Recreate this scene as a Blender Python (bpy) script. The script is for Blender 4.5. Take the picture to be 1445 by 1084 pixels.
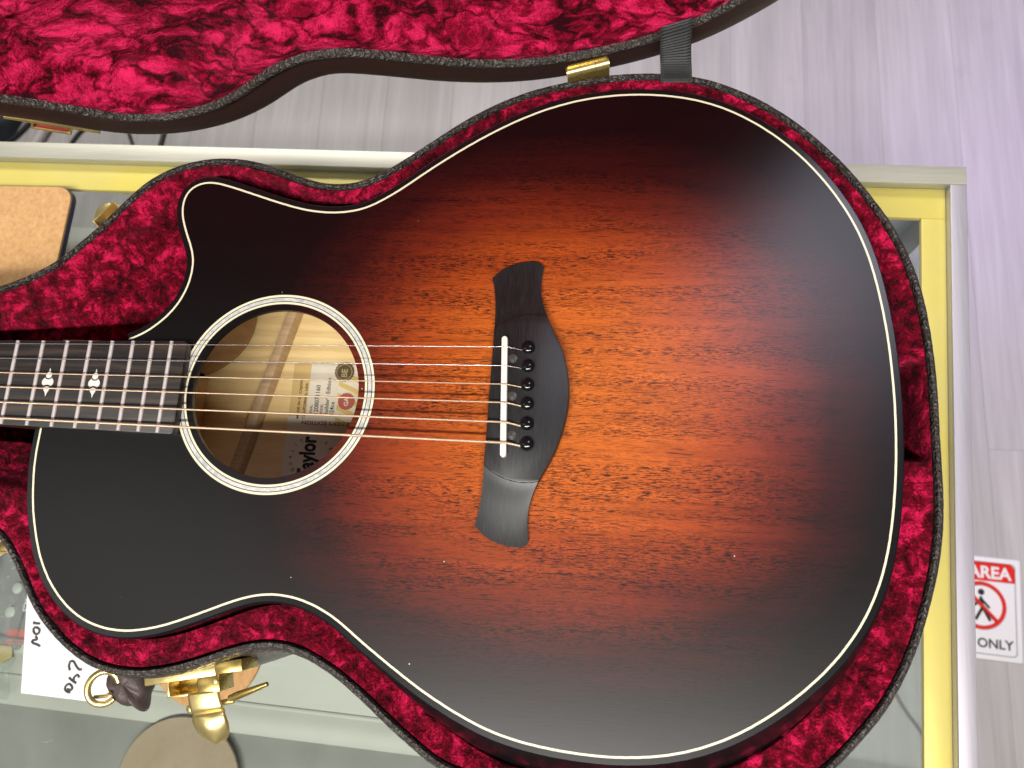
import bpy, bmesh, math, random
import numpy as np
from mathutils import Vector, Matrix, noise

for _o in list(bpy.data.objects): bpy.data.objects.remove(_o)
sc = bpy.context.scene
FLOOR = 1078.0        # soundboard height above the floor, mm

# ------------------------------------------------------------------ camera, world, lights, exposure
cam_d = bpy.data.cameras.new('camera'); cam = bpy.data.objects.new('camera', cam_d); sc.collection.objects.link(cam)
CAM_R = [(0.992841, -0.026893, 0.11638), (0.053254, 0.971792, -0.229747), (-0.106918, 0.2343, 0.966267)]
CAM_C = (705.34, -94.23, 433.42)
cam.matrix_world = Matrix.Translation(((CAM_C[0] - 650) * .001, CAM_C[1] * .001, (CAM_C[2] + FLOOR) * .001)) @ Matrix(CAM_R).to_4x4()
cam_d.sensor_width = 36.; cam_d.lens = 27.1397
cam_d.clip_start = .02; cam_d.clip_end = 60.
cam_d.dof.use_dof = True; cam_d.dof.focus_distance = .47; cam_d.dof.aperture_fstop = 11.
sc.camera = cam
world = bpy.data.worlds.new('World'); sc.world = world; world.use_nodes = True
bg = world.node_tree.nodes['Background']; bg.inputs[0].default_value = (1.0, .985, .96, 1); bg.inputs[1].default_value = .06
def area(name, x, y, z, tx, ty, tz, sx, sy, power, col):
    d = bpy.data.lights.new(name, 'AREA'); d.shape = 'RECTANGLE'; d.size = sx; d.size_y = sy; d.energy = power; d.color = col
    o = bpy.data.objects.new(name, d); sc.collection.objects.link(o)
    p = Vector(((x - 650) * .001, y * .001, (z + FLOOR) * .001)); t = Vector(((tx - 650) * .001, ty * .001, (tz + FLOOR) * .001))
    o.location = p
    zax = (p - t).normalized(); xax = Vector((1, 0, 0)); xax = (xax - zax * xax.dot(zax)).normalized(); yax = zax.cross(xax)
    o.matrix_world = Matrix.Translation(p) @ Matrix((xax, yax, zax)).transposed().to_4x4()
    return o
area('ceiling_tube_light', 760, -920, 1720, 760, 0, 0, 1.7, .08, 46., (1, .965, .90))
area('front_fill_light', 250, -1150, 1780, 500, 0, 0, 1.2, .4, 20., (1, .97, .93))  # unseen panel, added as soft fill from the front
area('left_sheen_light', -750, -150, 1780, 300, 0, 0, .9, .6, 2.4, (1, .96, .92))  # added out of view to raise the sheen on the left of the top
area('ceiling_panel_light', 1240, 780, 1700, 1150, 600, -FLOOR, .5, .5, 8.5, (.88, .85, 1.0))
area('floor_fill_light', -150, 2100, 1650, 150, 950, -FLOOR, 1.6, .5, 60., (1, .97, .92))  # extra unseen panel, added to brighten the floor
area('violet_display_light', 2100, 1150, 500, 1540, 760, -FLOOR, .5, .3, 2.6, (.50, .30, 1.0)).data.spread = math.radians(75)
sc.view_settings.view_transform = 'Standard'; sc.view_settings.look = 'None'; sc.view_settings.exposure = 0.; sc.view_settings.gamma = 1.
sc.view_settings.use_curve_mapping = False
sc.render.engine = 'CYCLES'
sc.cycles.use_denoising = True; sc.cycles.max_bounces = 8; sc.cycles.transparent_max_bounces = 12
sc.cycles.caustics_reflective = False; sc.cycles.caustics_refractive = False; sc.cycles.sample_clamp_indirect = 6.

BURST = (.033, .003, .143, .138)     # middle of the light part of the top (metres) and its radii
ROUGH_TOP, SPEC_TOP = .32, .5
PURF_PTS = [(411.2, 30.8), (413.9, 32), (416.6, 33.3), (419.3, 34.7), (421.8, 36.2), (424.3, 37.9), (426.6, 39.8), (428.9, 41.7), (431.1, 43.8), (433.2, 45.9), (435.1, 48.2), (436.9, 50.5), (438.6, 53), (440.1, 55.6), (441.4, 58.3), (442.5, 61), (443.5, 63.8), (444.3, 66.7), (444.9, 69.6), (445.3, 72.6), (445.6, 75.6), (445.6, 78.5), (445.5, 81.5), (445.1, 84.5), (444.4, 87.3), (443.5, 90.2), (442.4, 92.9), (441.2, 95.7), (439.9, 98.4), (438.6, 101.1), (437.4, 103.8), (436.2, 106.6), (435.1, 109.4), (434.1, 112.2), (433.3, 115.1), (432.8, 118), (432.5, 120.9), (432.6, 123.8), (433, 126.7), (433.9, 129.4), (435.3, 131.9), (437.2, 134), (439.5, 135.6), (442.1, 136.8), (444.9, 137.5), (447.8, 137.8), (450.7, 137.7), (453.6, 137.3), (456.5, 136.7), (459.4, 135.9), (462.3, 135.1), (465.2, 134.2), (468, 133.3), (470.9, 132.4), (473.7, 131.4), (476.6, 130.5), (479.4, 129.5), (482.3, 128.6), (485.1, 127.6), (488, 126.7), (490.8, 125.7), (493.7, 124.8), (496.5, 123.9), (499.4, 123), (502.3, 122.2), (505.1, 121.3), (508, 120.5), (510.9, 119.8), (513.8, 119.1), (516.8, 118.5), (519.7, 118), (522.7, 117.6), (525.7, 117.3), (528.7, 117), (531.7, 116.9), (534.7, 116.9), (537.6, 117), (540.6, 117.2), (543.6, 117.6), (546.5, 118.1), (549.5, 118.7), (552.3, 119.5), (555.1, 120.5), (557.9, 121.7), (560.6, 123), (563.2, 124.5), (565.8, 126), (568.3, 127.6), (570.8, 129.2), (573.3, 130.9), (575.8, 132.6), (578.2, 134.4), (580.6, 136.2), (583, 138), (585.3, 139.8), (587.7, 141.7), (590.1, 143.5), (592.5, 145.3), (594.9, 147.1), (597.3, 148.9), (599.7, 150.6), (602.2, 152.4), (604.6, 154.1), (607.1, 155.8), (609.5, 157.5), (612, 159.2), (614.5, 160.8), (617, 162.5), (619.6, 164.1), (622.1, 165.7), (624.6, 167.3), (627.2, 168.8), (629.8, 170.4), (632.4, 171.9), (635, 173.4), (637.6, 174.8), (640.2, 176.2), (642.9, 177.6), (645.5, 179), (648.2, 180.3), (650.9, 181.6), (653.7, 182.8), (656.4, 184), (659.2, 185.2), (661.9, 186.3), (664.7, 187.4), (667.5, 188.4), (670.4, 189.3), (673.2, 190.3), (676.1, 191.1), (678.9, 191.9), (681.8, 192.7), (684.7, 193.4), (687.7, 194), (690.6, 194.6), (693.5, 195.1), (696.5, 195.6), (699.4, 196), (702.4, 196.3), (705.4, 196.6), (708.4, 196.9), (711.3, 197.1), (714.3, 197.2), (717.3, 197.3), (720.3, 197.3), (723.3, 197.3), (726.3, 197.2), (729.3, 197.1), (732.3, 196.9), (735.2, 196.6), (738.2, 196.4), (741.2, 196), (744.1, 195.6), (747.1, 195.1), (750, 194.6), (752.9, 194), (755.8, 193.3), (758.7, 192.6), (761.6, 191.7), (764.4, 190.8), (767.2, 189.9), (770, 188.8), (772.8, 187.7), (775.5, 186.5), (778.2, 185.2), (780.8, 183.9), (783.5, 182.4), (786, 181), (788.6, 179.4), (791.1, 177.8), (793.6, 176.2), (796.1, 174.5), (798.5, 172.7), (800.8, 170.9), (803.2, 169.1), (805.5, 167.2), (807.8, 165.2), (810, 163.2), (812.2, 161.2), (814.3, 159.1), (816.4, 157), (818.5, 154.8), (820.5, 152.6), (822.5, 150.4), (824.4, 148.1), (826.3, 145.8), (828.1, 143.4), (829.9, 141.1), (831.7, 138.6), (833.4, 136.2), (835.1, 133.7), (836.7, 131.2), (838.3, 128.7), (839.8, 126.1), (841.3, 123.5), (842.8, 120.9), (844.2, 118.3), (845.5, 115.6), (846.8, 112.9), (848, 110.2), (849.2, 107.4), (850.3, 104.7), (851.3, 101.9), (852.3, 99), (853.2, 96.2), (854.1, 93.4), (854.9, 90.5), (855.7, 87.6), (856.4, 84.7), (857, 81.8), (857.7, 78.8), (858.2, 75.9), (858.8, 73), (859.3, 70), (859.8, 67), (860.2, 64.1), (860.7, 61.1), (861.1, 58.1), (861.5, 55.2), (861.8, 52.2), (862.2, 49.2), (862.5, 46.2), (862.8, 43.3), (863, 40.3), (863.3, 37.3), (863.5, 34.3), (863.7, 31.3), (863.8, 28.3), (864, 25.3), (864.1, 22.3), (864.2, 19.3), (864.3, 16.3), (864.4, 13.3), (864.4, 10.3), (864.5, 7.3), (864.5, 4.3), (864.5, 1.3), (864.4, -1.7), (864.4, -4.7), (864.3, -7.7), (864.2, -10.7), (864.1, -13.7), (864, -16.6), (863.8, -19.6), (863.7, -22.6), (863.5, -25.6), (863.3, -28.6), (863, -31.6), (862.8, -34.6), (862.5, -37.6), (862.2, -40.6), (861.9, -43.5), (861.5, -46.5), (861.1, -49.5), (860.8, -52.5), (860.3, -55.4), (859.9, -58.4), (859.4, -61.3), (858.9, -64.3), (858.3, -67.2), (857.8, -70.2), (857.1, -73.1), (856.5, -76), (855.7, -78.9), (855, -81.8), (854.1, -84.7), (853.3, -87.5), (852.3, -90.4), (851.3, -93.2), (850.2, -95.9), (849.1, -98.7), (847.9, -101.4), (846.6, -104.1), (845.3, -106.8), (843.9, -109.4), (842.4, -112), (840.9, -114.6), (839.3, -117.1), (837.6, -119.6), (835.9, -122), (834.1, -124.4), (832.3, -126.8), (830.5, -129.1), (828.5, -131.4), (826.6, -133.6), (824.5, -135.8), (822.5, -138), (820.4, -140.1), (818.2, -142.2), (816, -144.2), (813.8, -146.2), (811.6, -148.2), (809.3, -150.1), (807, -152), (804.6, -153.9), (802.2, -155.7), (799.8, -157.5), (797.4, -159.2), (795, -160.9), (792.5, -162.6), (790, -164.2), (787.4, -165.8), (784.9, -167.4), (782.3, -168.8), (779.7, -170.3), (777, -171.7), (774.4, -173), (771.7, -174.3), (768.9, -175.5), (766.2, -176.6), (763.4, -177.7), (760.6, -178.8), (757.8, -179.7), (754.9, -180.6), (752.1, -181.5), (749.2, -182.2), (746.3, -182.9), (743.4, -183.6), (740.5, -184.1), (737.5, -184.6), (734.6, -185.1), (731.6, -185.4), (728.6, -185.8), (725.6, -186), (722.7, -186.3), (719.7, -186.4), (716.7, -186.6), (713.7, -186.7), (710.7, -186.7), (707.7, -186.7), (704.7, -186.6), (701.7, -186.5), (698.7, -186.4), (695.8, -186.2), (692.8, -186), (689.8, -185.8), (686.8, -185.5), (683.8, -185.2), (680.8, -184.8), (677.9, -184.5), (674.9, -184), (672, -183.6), (669, -183.1), (666.1, -182.5), (663.2, -181.9), (660.3, -181.2), (657.4, -180.5), (654.5, -179.7), (651.7, -178.8), (648.8, -177.9), (646, -176.9), (643.2, -175.8), (640.5, -174.7), (637.7, -173.5), (635, -172.3), (632.2, -171.1), (629.5, -169.8), (626.8, -168.5), (624.2, -167.1), (621.5, -165.8), (618.9, -164.4), (616.2, -162.9), (613.6, -161.5), (611, -160), (608.4, -158.4), (605.9, -156.9), (603.3, -155.3), (600.8, -153.7), (598.3, -152.1), (595.7, -150.5), (593.2, -148.9), (590.7, -147.2), (588.2, -145.6), (585.7, -143.9), (583.2, -142.3), (580.7, -140.6), (578.2, -138.9), (575.8, -137.2), (573.3, -135.5), (570.9, -133.7), (568.4, -132), (566, -130.3), (563.5, -128.7), (560.9, -127.1), (558.3, -125.6), (555.6, -124.3), (552.9, -123), (550.2, -121.8), (547.4, -120.7), (544.5, -119.8), (541.7, -118.9), (538.8, -118.2), (535.8, -117.6), (532.9, -117.2), (529.9, -116.9), (526.9, -116.7), (523.9, -116.7), (521, -116.9), (518, -117.2), (515, -117.7), (512.1, -118.3), (509.2, -119.1), (506.4, -119.9), (503.5, -120.9), (500.7, -121.9), (497.9, -123), (495.1, -124.1), (492.3, -125.3), (489.6, -126.4), (486.8, -127.6), (484, -128.7), (481.3, -129.9), (478.5, -131), (475.7, -132.1), (472.9, -133.2), (470.1, -134.3), (467.3, -135.3), (464.5, -136.3), (461.6, -137.2), (458.7, -138.1), (455.8, -138.8), (452.9, -139.5), (450, -140.1), (447, -140.6), (444.1, -141), (441.1, -141.3), (438.1, -141.4), (435.1, -141.4), (432.1, -141.2), (429.2, -141), (426.2, -140.5), (423.3, -139.9), (420.4, -139.2), (417.5, -138.3), (414.7, -137.3), (412, -136.1), (409.3, -134.8), (406.7, -133.3), (404.2, -131.7), (401.7, -130), (399.4, -128.1), (397.1, -126.2), (394.9, -124.2), (392.8, -122), (390.8, -119.9), (388.8, -117.6), (386.9, -115.3), (385.2, -112.8), (383.5, -110.4), (381.9, -107.8), (380.4, -105.2), (379, -102.6), (377.7, -99.9), (376.5, -97.1), (375.3, -94.4), (374.2, -91.6), (373.2, -88.8), (372.2, -86), (371.2, -83.1), (370.3, -80.3), (369.4, -77.4), (368.7, -74.5), (368, -71.6), (367.3, -68.7), (366.7, -65.7), (366.2, -62.8), (365.7, -59.8), (365.2, -56.9), (364.8, -53.9), (364.4, -50.9), (364.2, -47.9), (364, -44.9), (363.8, -41.9), (363.8, -38.9), (363.8, -35.9), (363.8, -32.9), (363.8, -29.9), (363.8, -26.9)]
RIM_PTS = [(305.7, 65.2), (309.5, 66.4), (313.3, 67.7), (317, 69.2), (320.6, 70.8), (324.3, 72.5), (327.8, 74.2), (331.4, 76.1), (334.9, 78), (338.2, 80.1), (341.5, 82.3), (344.7, 84.7), (347.7, 87.3), (350.6, 90), (353.5, 92.7), (356.3, 95.6), (359.1, 98.4), (361.9, 101.3), (364.7, 104.1), (367.5, 107), (370.2, 109.9), (372.9, 112.9), (375.5, 115.9), (378.1, 118.9), (380.7, 122), (383.2, 125.1), (385.8, 128.1), (388.4, 131.2), (391, 134.1), (393.8, 137), (396.6, 139.8), (399.6, 142.4), (402.7, 144.8), (406, 147), (409.4, 149), (412.9, 150.8), (416.5, 152.4), (420.2, 153.8), (424, 155), (427.8, 156), (431.7, 156.7), (435.6, 157.3), (439.6, 157.7), (443.5, 157.9), (447.5, 158), (451.5, 157.9), (455.5, 157.6), (459.4, 157.1), (463.3, 156.5), (467.3, 155.7), (471.1, 154.8), (475, 153.8), (478.8, 152.6), (482.6, 151.3), (486.3, 150), (490.1, 148.5), (493.8, 147.1), (497.5, 145.7), (501.3, 144.3), (505, 143), (508.8, 141.9), (512.7, 140.9), (516.6, 140.1), (520.5, 139.5), (524.4, 139.2), (528.4, 139), (532.4, 139), (536.3, 139.3), (540.2, 139.8), (544.1, 140.6), (547.9, 141.6), (551.6, 142.9), (555.2, 144.5), (558.7, 146.3), (562.2, 148.3), (565.5, 150.4), (568.9, 152.6), (572.2, 154.9), (575.4, 157.2), (578.7, 159.5), (581.9, 161.8), (585.1, 164.2), (588.3, 166.6), (591.6, 169), (594.8, 171.4), (598, 173.7), (601.2, 176.1), (604.4, 178.5), (607.7, 180.8), (611, 183), (614.3, 185.2), (617.7, 187.3), (621.1, 189.4), (624.6, 191.4), (628.1, 193.4), (631.6, 195.3), (635.1, 197.1), (638.7, 198.8), (642.4, 200.5), (646, 202.1), (649.7, 203.6), (653.5, 205), (657.2, 206.3), (661, 207.5), (664.9, 208.6), (668.7, 209.6), (672.6, 210.5), (676.5, 211.3), (680.5, 212.1), (684.4, 212.8), (688.3, 213.5), (692.3, 214.1), (696.2, 214.7), (700.2, 215.2), (704.2, 215.7), (708.1, 216.1), (712.1, 216.4), (716.1, 216.7), (720.1, 216.8), (724.1, 216.9), (728.1, 216.9), (732.1, 216.8), (736.1, 216.6), (740, 216.4), (744, 216), (748, 215.6), (751.9, 214.9), (755.8, 214.2), (759.7, 213.2), (763.5, 212.2), (767.3, 210.9), (771, 209.5), (774.7, 208.1), (778.4, 206.5), (782, 204.8), (785.6, 203.1), (789.2, 201.2), (792.7, 199.3), (796.1, 197.3), (799.5, 195.2), (802.8, 193), (806.1, 190.7), (809.3, 188.3), (812.4, 185.8), (815.5, 183.3), (818.5, 180.7), (821.5, 178), (824.4, 175.2), (827.2, 172.4), (830, 169.6), (832.7, 166.7), (835.4, 163.7), (838.1, 160.7), (840.7, 157.7), (843.2, 154.6), (845.7, 151.5), (848.1, 148.3), (850.5, 145.1), (852.8, 141.8), (855, 138.5), (857.2, 135.2), (859.4, 131.8), (861.5, 128.4), (863.6, 125), (865.6, 121.6), (867.5, 118.1), (869.4, 114.5), (871.1, 110.9), (872.8, 107.3), (874.3, 103.6), (875.8, 99.9), (877.1, 96.2), (878.3, 92.4), (879.5, 88.5), (880.6, 84.7), (881.6, 80.8), (882.4, 76.9), (883.2, 73), (883.9, 69.1), (884.6, 65.1), (885.1, 61.2), (885.6, 57.2), (886, 53.2), (886.4, 49.3), (886.8, 45.3), (887.1, 41.3), (887.3, 37.3), (887.5, 33.3), (887.7, 29.3), (887.8, 25.3), (887.9, 21.3), (887.9, 17.3), (887.9, 13.3), (887.8, 9.3), (887.8, 5.3), (887.7, 1.3), (887.6, -2.7), (887.5, -6.7), (887.4, -10.7), (887.4, -14.7), (887.3, -18.7), (887.2, -22.7), (887.1, -26.7), (887.1, -30.7), (887, -34.7), (886.9, -38.7), (886.8, -42.6), (886.6, -46.6), (886.3, -50.6), (886, -54.6), (885.6, -58.6), (885.1, -62.5), (884.5, -66.5), (883.9, -70.4), (883.1, -74.4), (882.3, -78.3), (881.5, -82.2), (880.6, -86.1), (879.6, -89.9), (878.5, -93.8), (877.4, -97.6), (876.3, -101.5), (875, -105.3), (873.8, -109), (872.4, -112.8), (871, -116.6), (869.6, -120.3), (868.1, -124), (866.4, -127.6), (864.7, -131.2), (863, -134.8), (861.1, -138.3), (859.1, -141.8), (857.1, -145.2), (854.9, -148.6), (852.7, -151.9), (850.3, -155.1), (847.9, -158.3), (845.4, -161.3), (842.7, -164.4), (840.1, -167.3), (837.4, -170.3), (834.7, -173.2), (832, -176.1), (829.2, -179), (826.4, -181.8), (823.4, -184.5), (820.4, -187), (817.2, -189.4), (814, -191.7), (810.6, -193.8), (807.2, -195.9), (803.7, -197.8), (800.1, -199.6), (796.5, -201.4), (792.9, -203), (789.2, -204.6), (785.5, -206.1), (781.8, -207.5), (778, -208.8), (774.2, -210.1), (770.4, -211.2), (766.6, -212.3), (762.7, -213.2), (758.8, -214.1), (754.9, -214.9), (750.9, -215.6), (747, -216.2), (743, -216.7), (739.1, -217.1), (735.1, -217.3), (731.1, -217.5), (727.1, -217.6), (723.1, -217.5), (719.1, -217.4), (715.2, -217.1), (711.2, -216.6), (707.2, -216.1), (703.3, -215.5), (699.4, -214.8), (695.5, -214), (691.6, -213.1), (687.7, -212.1), (683.9, -211), (680, -209.8), (676.2, -208.7), (672.4, -207.5), (668.6, -206.3), (664.8, -205.2), (660.9, -204.3), (657, -203.5), (653.1, -202.9), (649.1, -202.3), (645.2, -201.9), (641.2, -201.4), (637.3, -200.9), (633.5, -200.1), (629.7, -199.1), (626.1, -197.8), (622.5, -196.2), (619.1, -194.3), (615.7, -192.2), (612.4, -190), (609.1, -187.8), (605.8, -185.6), (602.5, -183.3), (599.2, -181), (596, -178.6), (592.8, -176.3), (589.6, -173.9), (586.4, -171.5), (583.2, -169.1), (579.9, -166.7), (576.7, -164.4), (573.4, -162.1), (570.1, -159.9), (566.7, -157.7), (563.3, -155.6), (559.9, -153.6), (556.4, -151.7), (552.8, -149.9), (549.2, -148.2), (545.6, -146.6), (541.9, -145.2), (538.1, -144.1), (534.3, -143.1), (530.4, -142.5), (526.5, -142.1), (522.5, -142), (518.6, -142.1), (514.7, -142.5), (510.8, -143.2), (506.9, -144), (503, -145), (499.2, -146.2), (495.4, -147.5), (491.7, -148.8), (488, -150.3), (484.2, -151.7), (480.5, -153.1), (476.7, -154.5), (473, -155.8), (469.2, -157), (465.3, -158.1), (461.5, -159.2), (457.6, -160.1), (453.7, -160.9), (449.8, -161.6), (445.9, -162.1), (441.9, -162.3), (437.9, -162.4), (434, -162.3), (430, -162), (426.1, -161.4), (422.2, -160.7), (418.4, -159.7), (414.6, -158.5), (410.9, -157.1), (407.3, -155.4), (403.8, -153.6), (400.3, -151.6), (397, -149.5), (393.7, -147.2), (390.5, -144.8), (387.4, -142.3), (384.3, -139.8), (381.4, -137.1), (378.6, -134.3), (375.9, -131.4), (373.3, -128.3), (370.9, -125.2), (368.6, -122), (366.3, -118.7), (364, -115.4), (361.7, -112.1), (359.4, -108.9), (357, -105.7), (354.5, -102.6), (352, -99.5), (349.3, -96.6), (346.5, -93.8), (343.6, -91.2), (340.5, -88.8), (337.2, -86.7), (333.7, -84.9), (330.1, -83.2), (326.4, -81.8), (322.6, -80.5), (318.8, -79.3), (315, -78.2), (311.1, -77.2), (307.3, -76.2), (303.4, -75.2), (299.5, -74.3), (295.6, -73.4), (291.7, -72.4), (287.8, -71.5), (283.9, -70.6), (280, -69.7), (276.1, -68.9), (272.2, -68), (268.3, -67.2), (264.4, -66.5), (260.4, -65.8), (256.5, -65.1), (252.5, -64.5), (248.6, -63.9), (244.6, -63.3), (240.7, -62.8), (236.7, -62.2), (232.7, -61.7), (228.8, -61.3), (224.8, -60.8), (220.8, -60.4), (216.8, -59.9), (212.9, -59.5), (208.9, -59.1), (204.9, -58.8), (200.9, -58.4), (196.9, -58.1), (193, -57.7), (189, -57.4), (185, -57.1), (181, -56.8), (177, -56.5), (173, -56.2), (169, -56), (165, -55.7), (161, -55.5), (157, -55.3), (153.1, -55.1), (149.1, -54.9), (145.1, -54.7), (141.1, -54.5), (137.1, -54.4), (133.1, -54.2), (129.1, -54.1), (125.1, -54), (121.1, -53.8), (117.1, -53.7), (113.1, -53.6), (109.1, -53.5), (105.1, -53.4), (101.1, -53.4), (97.1, -53.3), (93.1, -53.2), (89.1, -53.2), (85.1, -53.1), (81.1, -53.1), (77.1, -53.1), (73.1, -53), (69.1, -53), (65.1, -53), (61.1, -53), (57.1, -53), (53.1, -53), (49.1, -53), (45.1, -53), (41.1, -53.1), (37.1, -53.1), (33.1, -53.1), (29.1, -53.2), (25.1, -53.2), (21.1, -53.3), (17.1, -53.3), (13.1, -53.4), (9.1, -53.5), (5.1, -53.7), (1.1, -53.8), (-2.9, -54), (-6.9, -54.2), (-10.9, -54.5), (-14.8, -54.7), (-18.8, -55.1), (-22.8, -55.4), (-26.8, -55.9), (-30.8, -56.3), (-34.7, -56.9), (-38.7, -57.5), (-42.6, -58.2), (-46.5, -59), (-50.4, -59.8), (-54.3, -60.7), (-58.2, -61.6), (-62.1, -62.5), (-66, -63.4), (-69.9, -64.2), (-73.8, -65.1), (-77.7, -65.8), (-81.7, -66.5), (-85.6, -67.2), (-89.6, -67.8), (-93.5, -68.3), (-97.5, -68.8), (-101.5, -69.3), (-105.4, -69.8), (-109.4, -70.2), (-113.4, -70.6), (-117.4, -71), (-121.4, -71.4), (-125.3, -71.8), (-129.3, -72.1), (-133.3, -72.4), (-137.3, -72.7), (-141.3, -73), (-145.3, -73.2), (-149.3, -73.4), (-153.3, -73.5), (-157.3, -73.6), (-161.3, -73.7), (-165.3, -73.7), (-169.3, -73.6), (-173.2, -73.4), (-177.2, -73.2), (-181.2, -72.8), (-185.2, -72.3), (-189.1, -71.8), (-193, -71), (-196.9, -70.2), (-200.8, -69.2), (-204.6, -68.1), (-208.3, -66.8), (-212, -65.3), (-215.5, -63.5), (-218.8, -61.5), (-221.9, -59.2), (-224.7, -56.5), (-227.2, -53.6), (-229.3, -50.4), (-231.2, -47), (-232.7, -43.4), (-233.9, -39.7), (-234.9, -35.9), (-235.7, -32), (-236.3, -28.1), (-236.8, -24.1), (-237.2, -20.1), (-237.5, -16.1), (-237.7, -12.2), (-237.8, -8.2), (-237.9, -4.2), (-237.9, -0.2), (-237.9, 3.8), (-237.8, 7.8), (-237.7, 11.8), (-237.5, 15.8), (-237.2, 19.8), (-236.9, 23.8), (-236.4, 27.7), (-235.8, 31.7), (-235, 35.5), (-234, 39.4), (-232.8, 43.1), (-231.3, 46.7), (-229.5, 50.1), (-227.4, 53.3), (-224.9, 56.3), (-222.1, 59), (-219, 61.3), (-215.7, 63.4), (-212.3, 65.2), (-208.6, 66.7), (-204.9, 68), (-201.1, 69.2), (-197.2, 70.1), (-193.3, 71), (-189.4, 71.7), (-185.5, 72.3), (-181.5, 72.8), (-177.6, 73.1), (-173.6, 73.4), (-169.6, 73.6), (-165.6, 73.7), (-161.6, 73.7), (-157.6, 73.7), (-153.6, 73.6), (-149.6, 73.4), (-145.6, 73.2), (-141.6, 73), (-137.6, 72.7), (-133.6, 72.4), (-129.7, 72.1), (-125.7, 71.8), (-121.7, 71.4), (-117.7, 71), (-113.7, 70.6), (-109.8, 70.2), (-105.8, 69.8), (-101.8, 69.3), (-97.8, 68.9), (-93.9, 68.4), (-89.9, 67.8), (-85.9, 67.2), (-82, 66.6), (-78.1, 65.9), (-74.1, 65.2), (-70.2, 64.4), (-66.3, 63.5), (-62.4, 62.6), (-58.5, 61.7), (-54.6, 60.8), (-50.7, 60), (-46.8, 59.1), (-42.9, 58.4), (-39, 57.6), (-35, 57), (-31.1, 56.4), (-27.1, 55.8), (-23.1, 55.3), (-19.2, 54.9), (-15.2, 54.5), (-11.2, 54.2), (-7.2, 53.8), (-3.2, 53.5), (0.8, 53.3), (4.7, 53), (8.7, 52.8), (12.7, 52.6), (16.7, 52.4), (20.7, 52.2), (24.7, 52), (28.7, 51.9), (32.7, 51.8), (36.7, 51.6), (40.7, 51.5), (44.7, 51.4), (48.7, 51.3), (52.7, 51.2), (56.7, 51.1), (60.7, 51), (64.7, 50.9), (68.7, 50.9), (72.7, 50.8), (76.7, 50.8), (80.7, 50.7), (84.7, 50.7), (88.7, 50.7), (92.7, 50.7), (96.7, 50.7), (100.7, 50.7), (104.7, 50.7), (108.7, 50.7), (112.7, 50.7), (116.7, 50.8), (120.7, 50.8), (124.7, 50.9), (128.7, 51), (132.7, 51), (136.7, 51.1), (140.7, 51.2), (144.7, 51.3), (148.7, 51.4), (152.7, 51.5), (156.7, 51.6), (160.7, 51.7), (164.7, 51.8), (168.7, 52), (172.7, 52.1), (176.7, 52.3), (180.6, 52.4), (184.6, 52.6), (188.6, 52.8), (192.6, 53), (196.6, 53.2), (200.6, 53.4), (204.6, 53.6), (208.6, 53.8), (212.6, 54.1), (216.6, 54.3), (220.6, 54.6), (224.6, 54.9), (228.6, 55.2), (232.5, 55.5), (236.5, 55.8), (240.5, 56.2), (244.5, 56.5), (248.5, 56.9), (252.5, 57.3), (256.4, 57.7), (260.4, 58.1), (264.4, 58.5), (268.4, 58.9), (272.4, 59.3), (276.3, 59.8), (280.3, 60.3), (284.3, 60.8), (288.2, 61.4), (292.1, 62.1), (296.1, 62.8), (300, 63.7), (303.8, 64.7)]
NOTE_STROKES = [[(272, -156.7), (277.4, -156.7)], [(272, -156.7), (272.6, -155.7)], [(274.9, -159.6), (273, -160.4), (273.4, -163.1), (275.6, -164.7), (277.7, -163.5), (277.8, -161.1), (274.9, -159.6)], [(275.6, -166.3), (277.2, -168.3), (273.7, -169.5), (274.3, -171.2), (278.4, -172.2), (280.9, -173.4)], [(308.8, -188.9), (307.4, -186.1), (307.9, -182.7), (310.5, -182.5), (313.4, -185.7), (316.1, -187.8), (318.2, -187.3)], [(309.1, -194.2), (312.5, -196.3), (315.8, -197.7)], [(313.4, -196.9), (313.1, -193.9), (315.4, -191.8), (317.4, -193.6)], [(309.2, -202.4), (312.3, -202.8), (313, -200.8), (310.3, -198.7), (307.9, -199.8), (307.4, -202.5), (309.6, -204.3), (312.2, -204.4)]]

# ------------------------------------------------------------------ helpers
def P(x, y, z):
    """guitar millimetres (x along the neck, y across, z above the soundboard) to scene metres; the floor is z = 0"""
    return ((x - 650.0) * .001, y * .001, (z + FLOOR) * .001)

COL = sc.collection
def link(o):
    COL.objects.link(o); return o
def tag(o, label=None, cat=None, group=None, kind=None):
    if label: o['label'] = label
    if cat: o['category'] = cat
    if group: o['group'] = group
    if kind: o['kind'] = kind
    return o
def empty(name, x, y, z):
    o = bpy.data.objects.new(name, None); o.empty_display_size = .02
    o.location = P(x, y, z); return link(o)
def setparent(o, p):
    o.parent = p
    m = Matrix.Translation(p.location) if p.parent is None else Matrix.Identity(4)   # nested empties and meshes sit at the origin
    o.matrix_parent_inverse = m.inverted()
def mesh(name, verts, faces, mat, parent=None, smooth=True, xf=None, angle=None):
    me = bpy.data.meshes.new(name)
    if xf is not None: verts = [xf(v) for v in verts]
    me.from_pydata([P(*v) for v in verts], [], faces)
    me.materials.append(mat)
    if smooth:
        me.polygons.foreach_set('use_smooth', [True] * len(me.polygons))
        if angle is not None:
            me.set_sharp_from_angle(angle=math.radians(angle))
    me.update()
    o = link(bpy.data.objects.new(name, me))
    if parent is not None: setparent(o, parent)
    return o
def fix_normals(o):
    bm = bmesh.new(); bm.from_mesh(o.data)
    bmesh.ops.recalc_face_normals(bm, faces=bm.faces); bm.to_mesh(o.data); bm.free()
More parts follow.
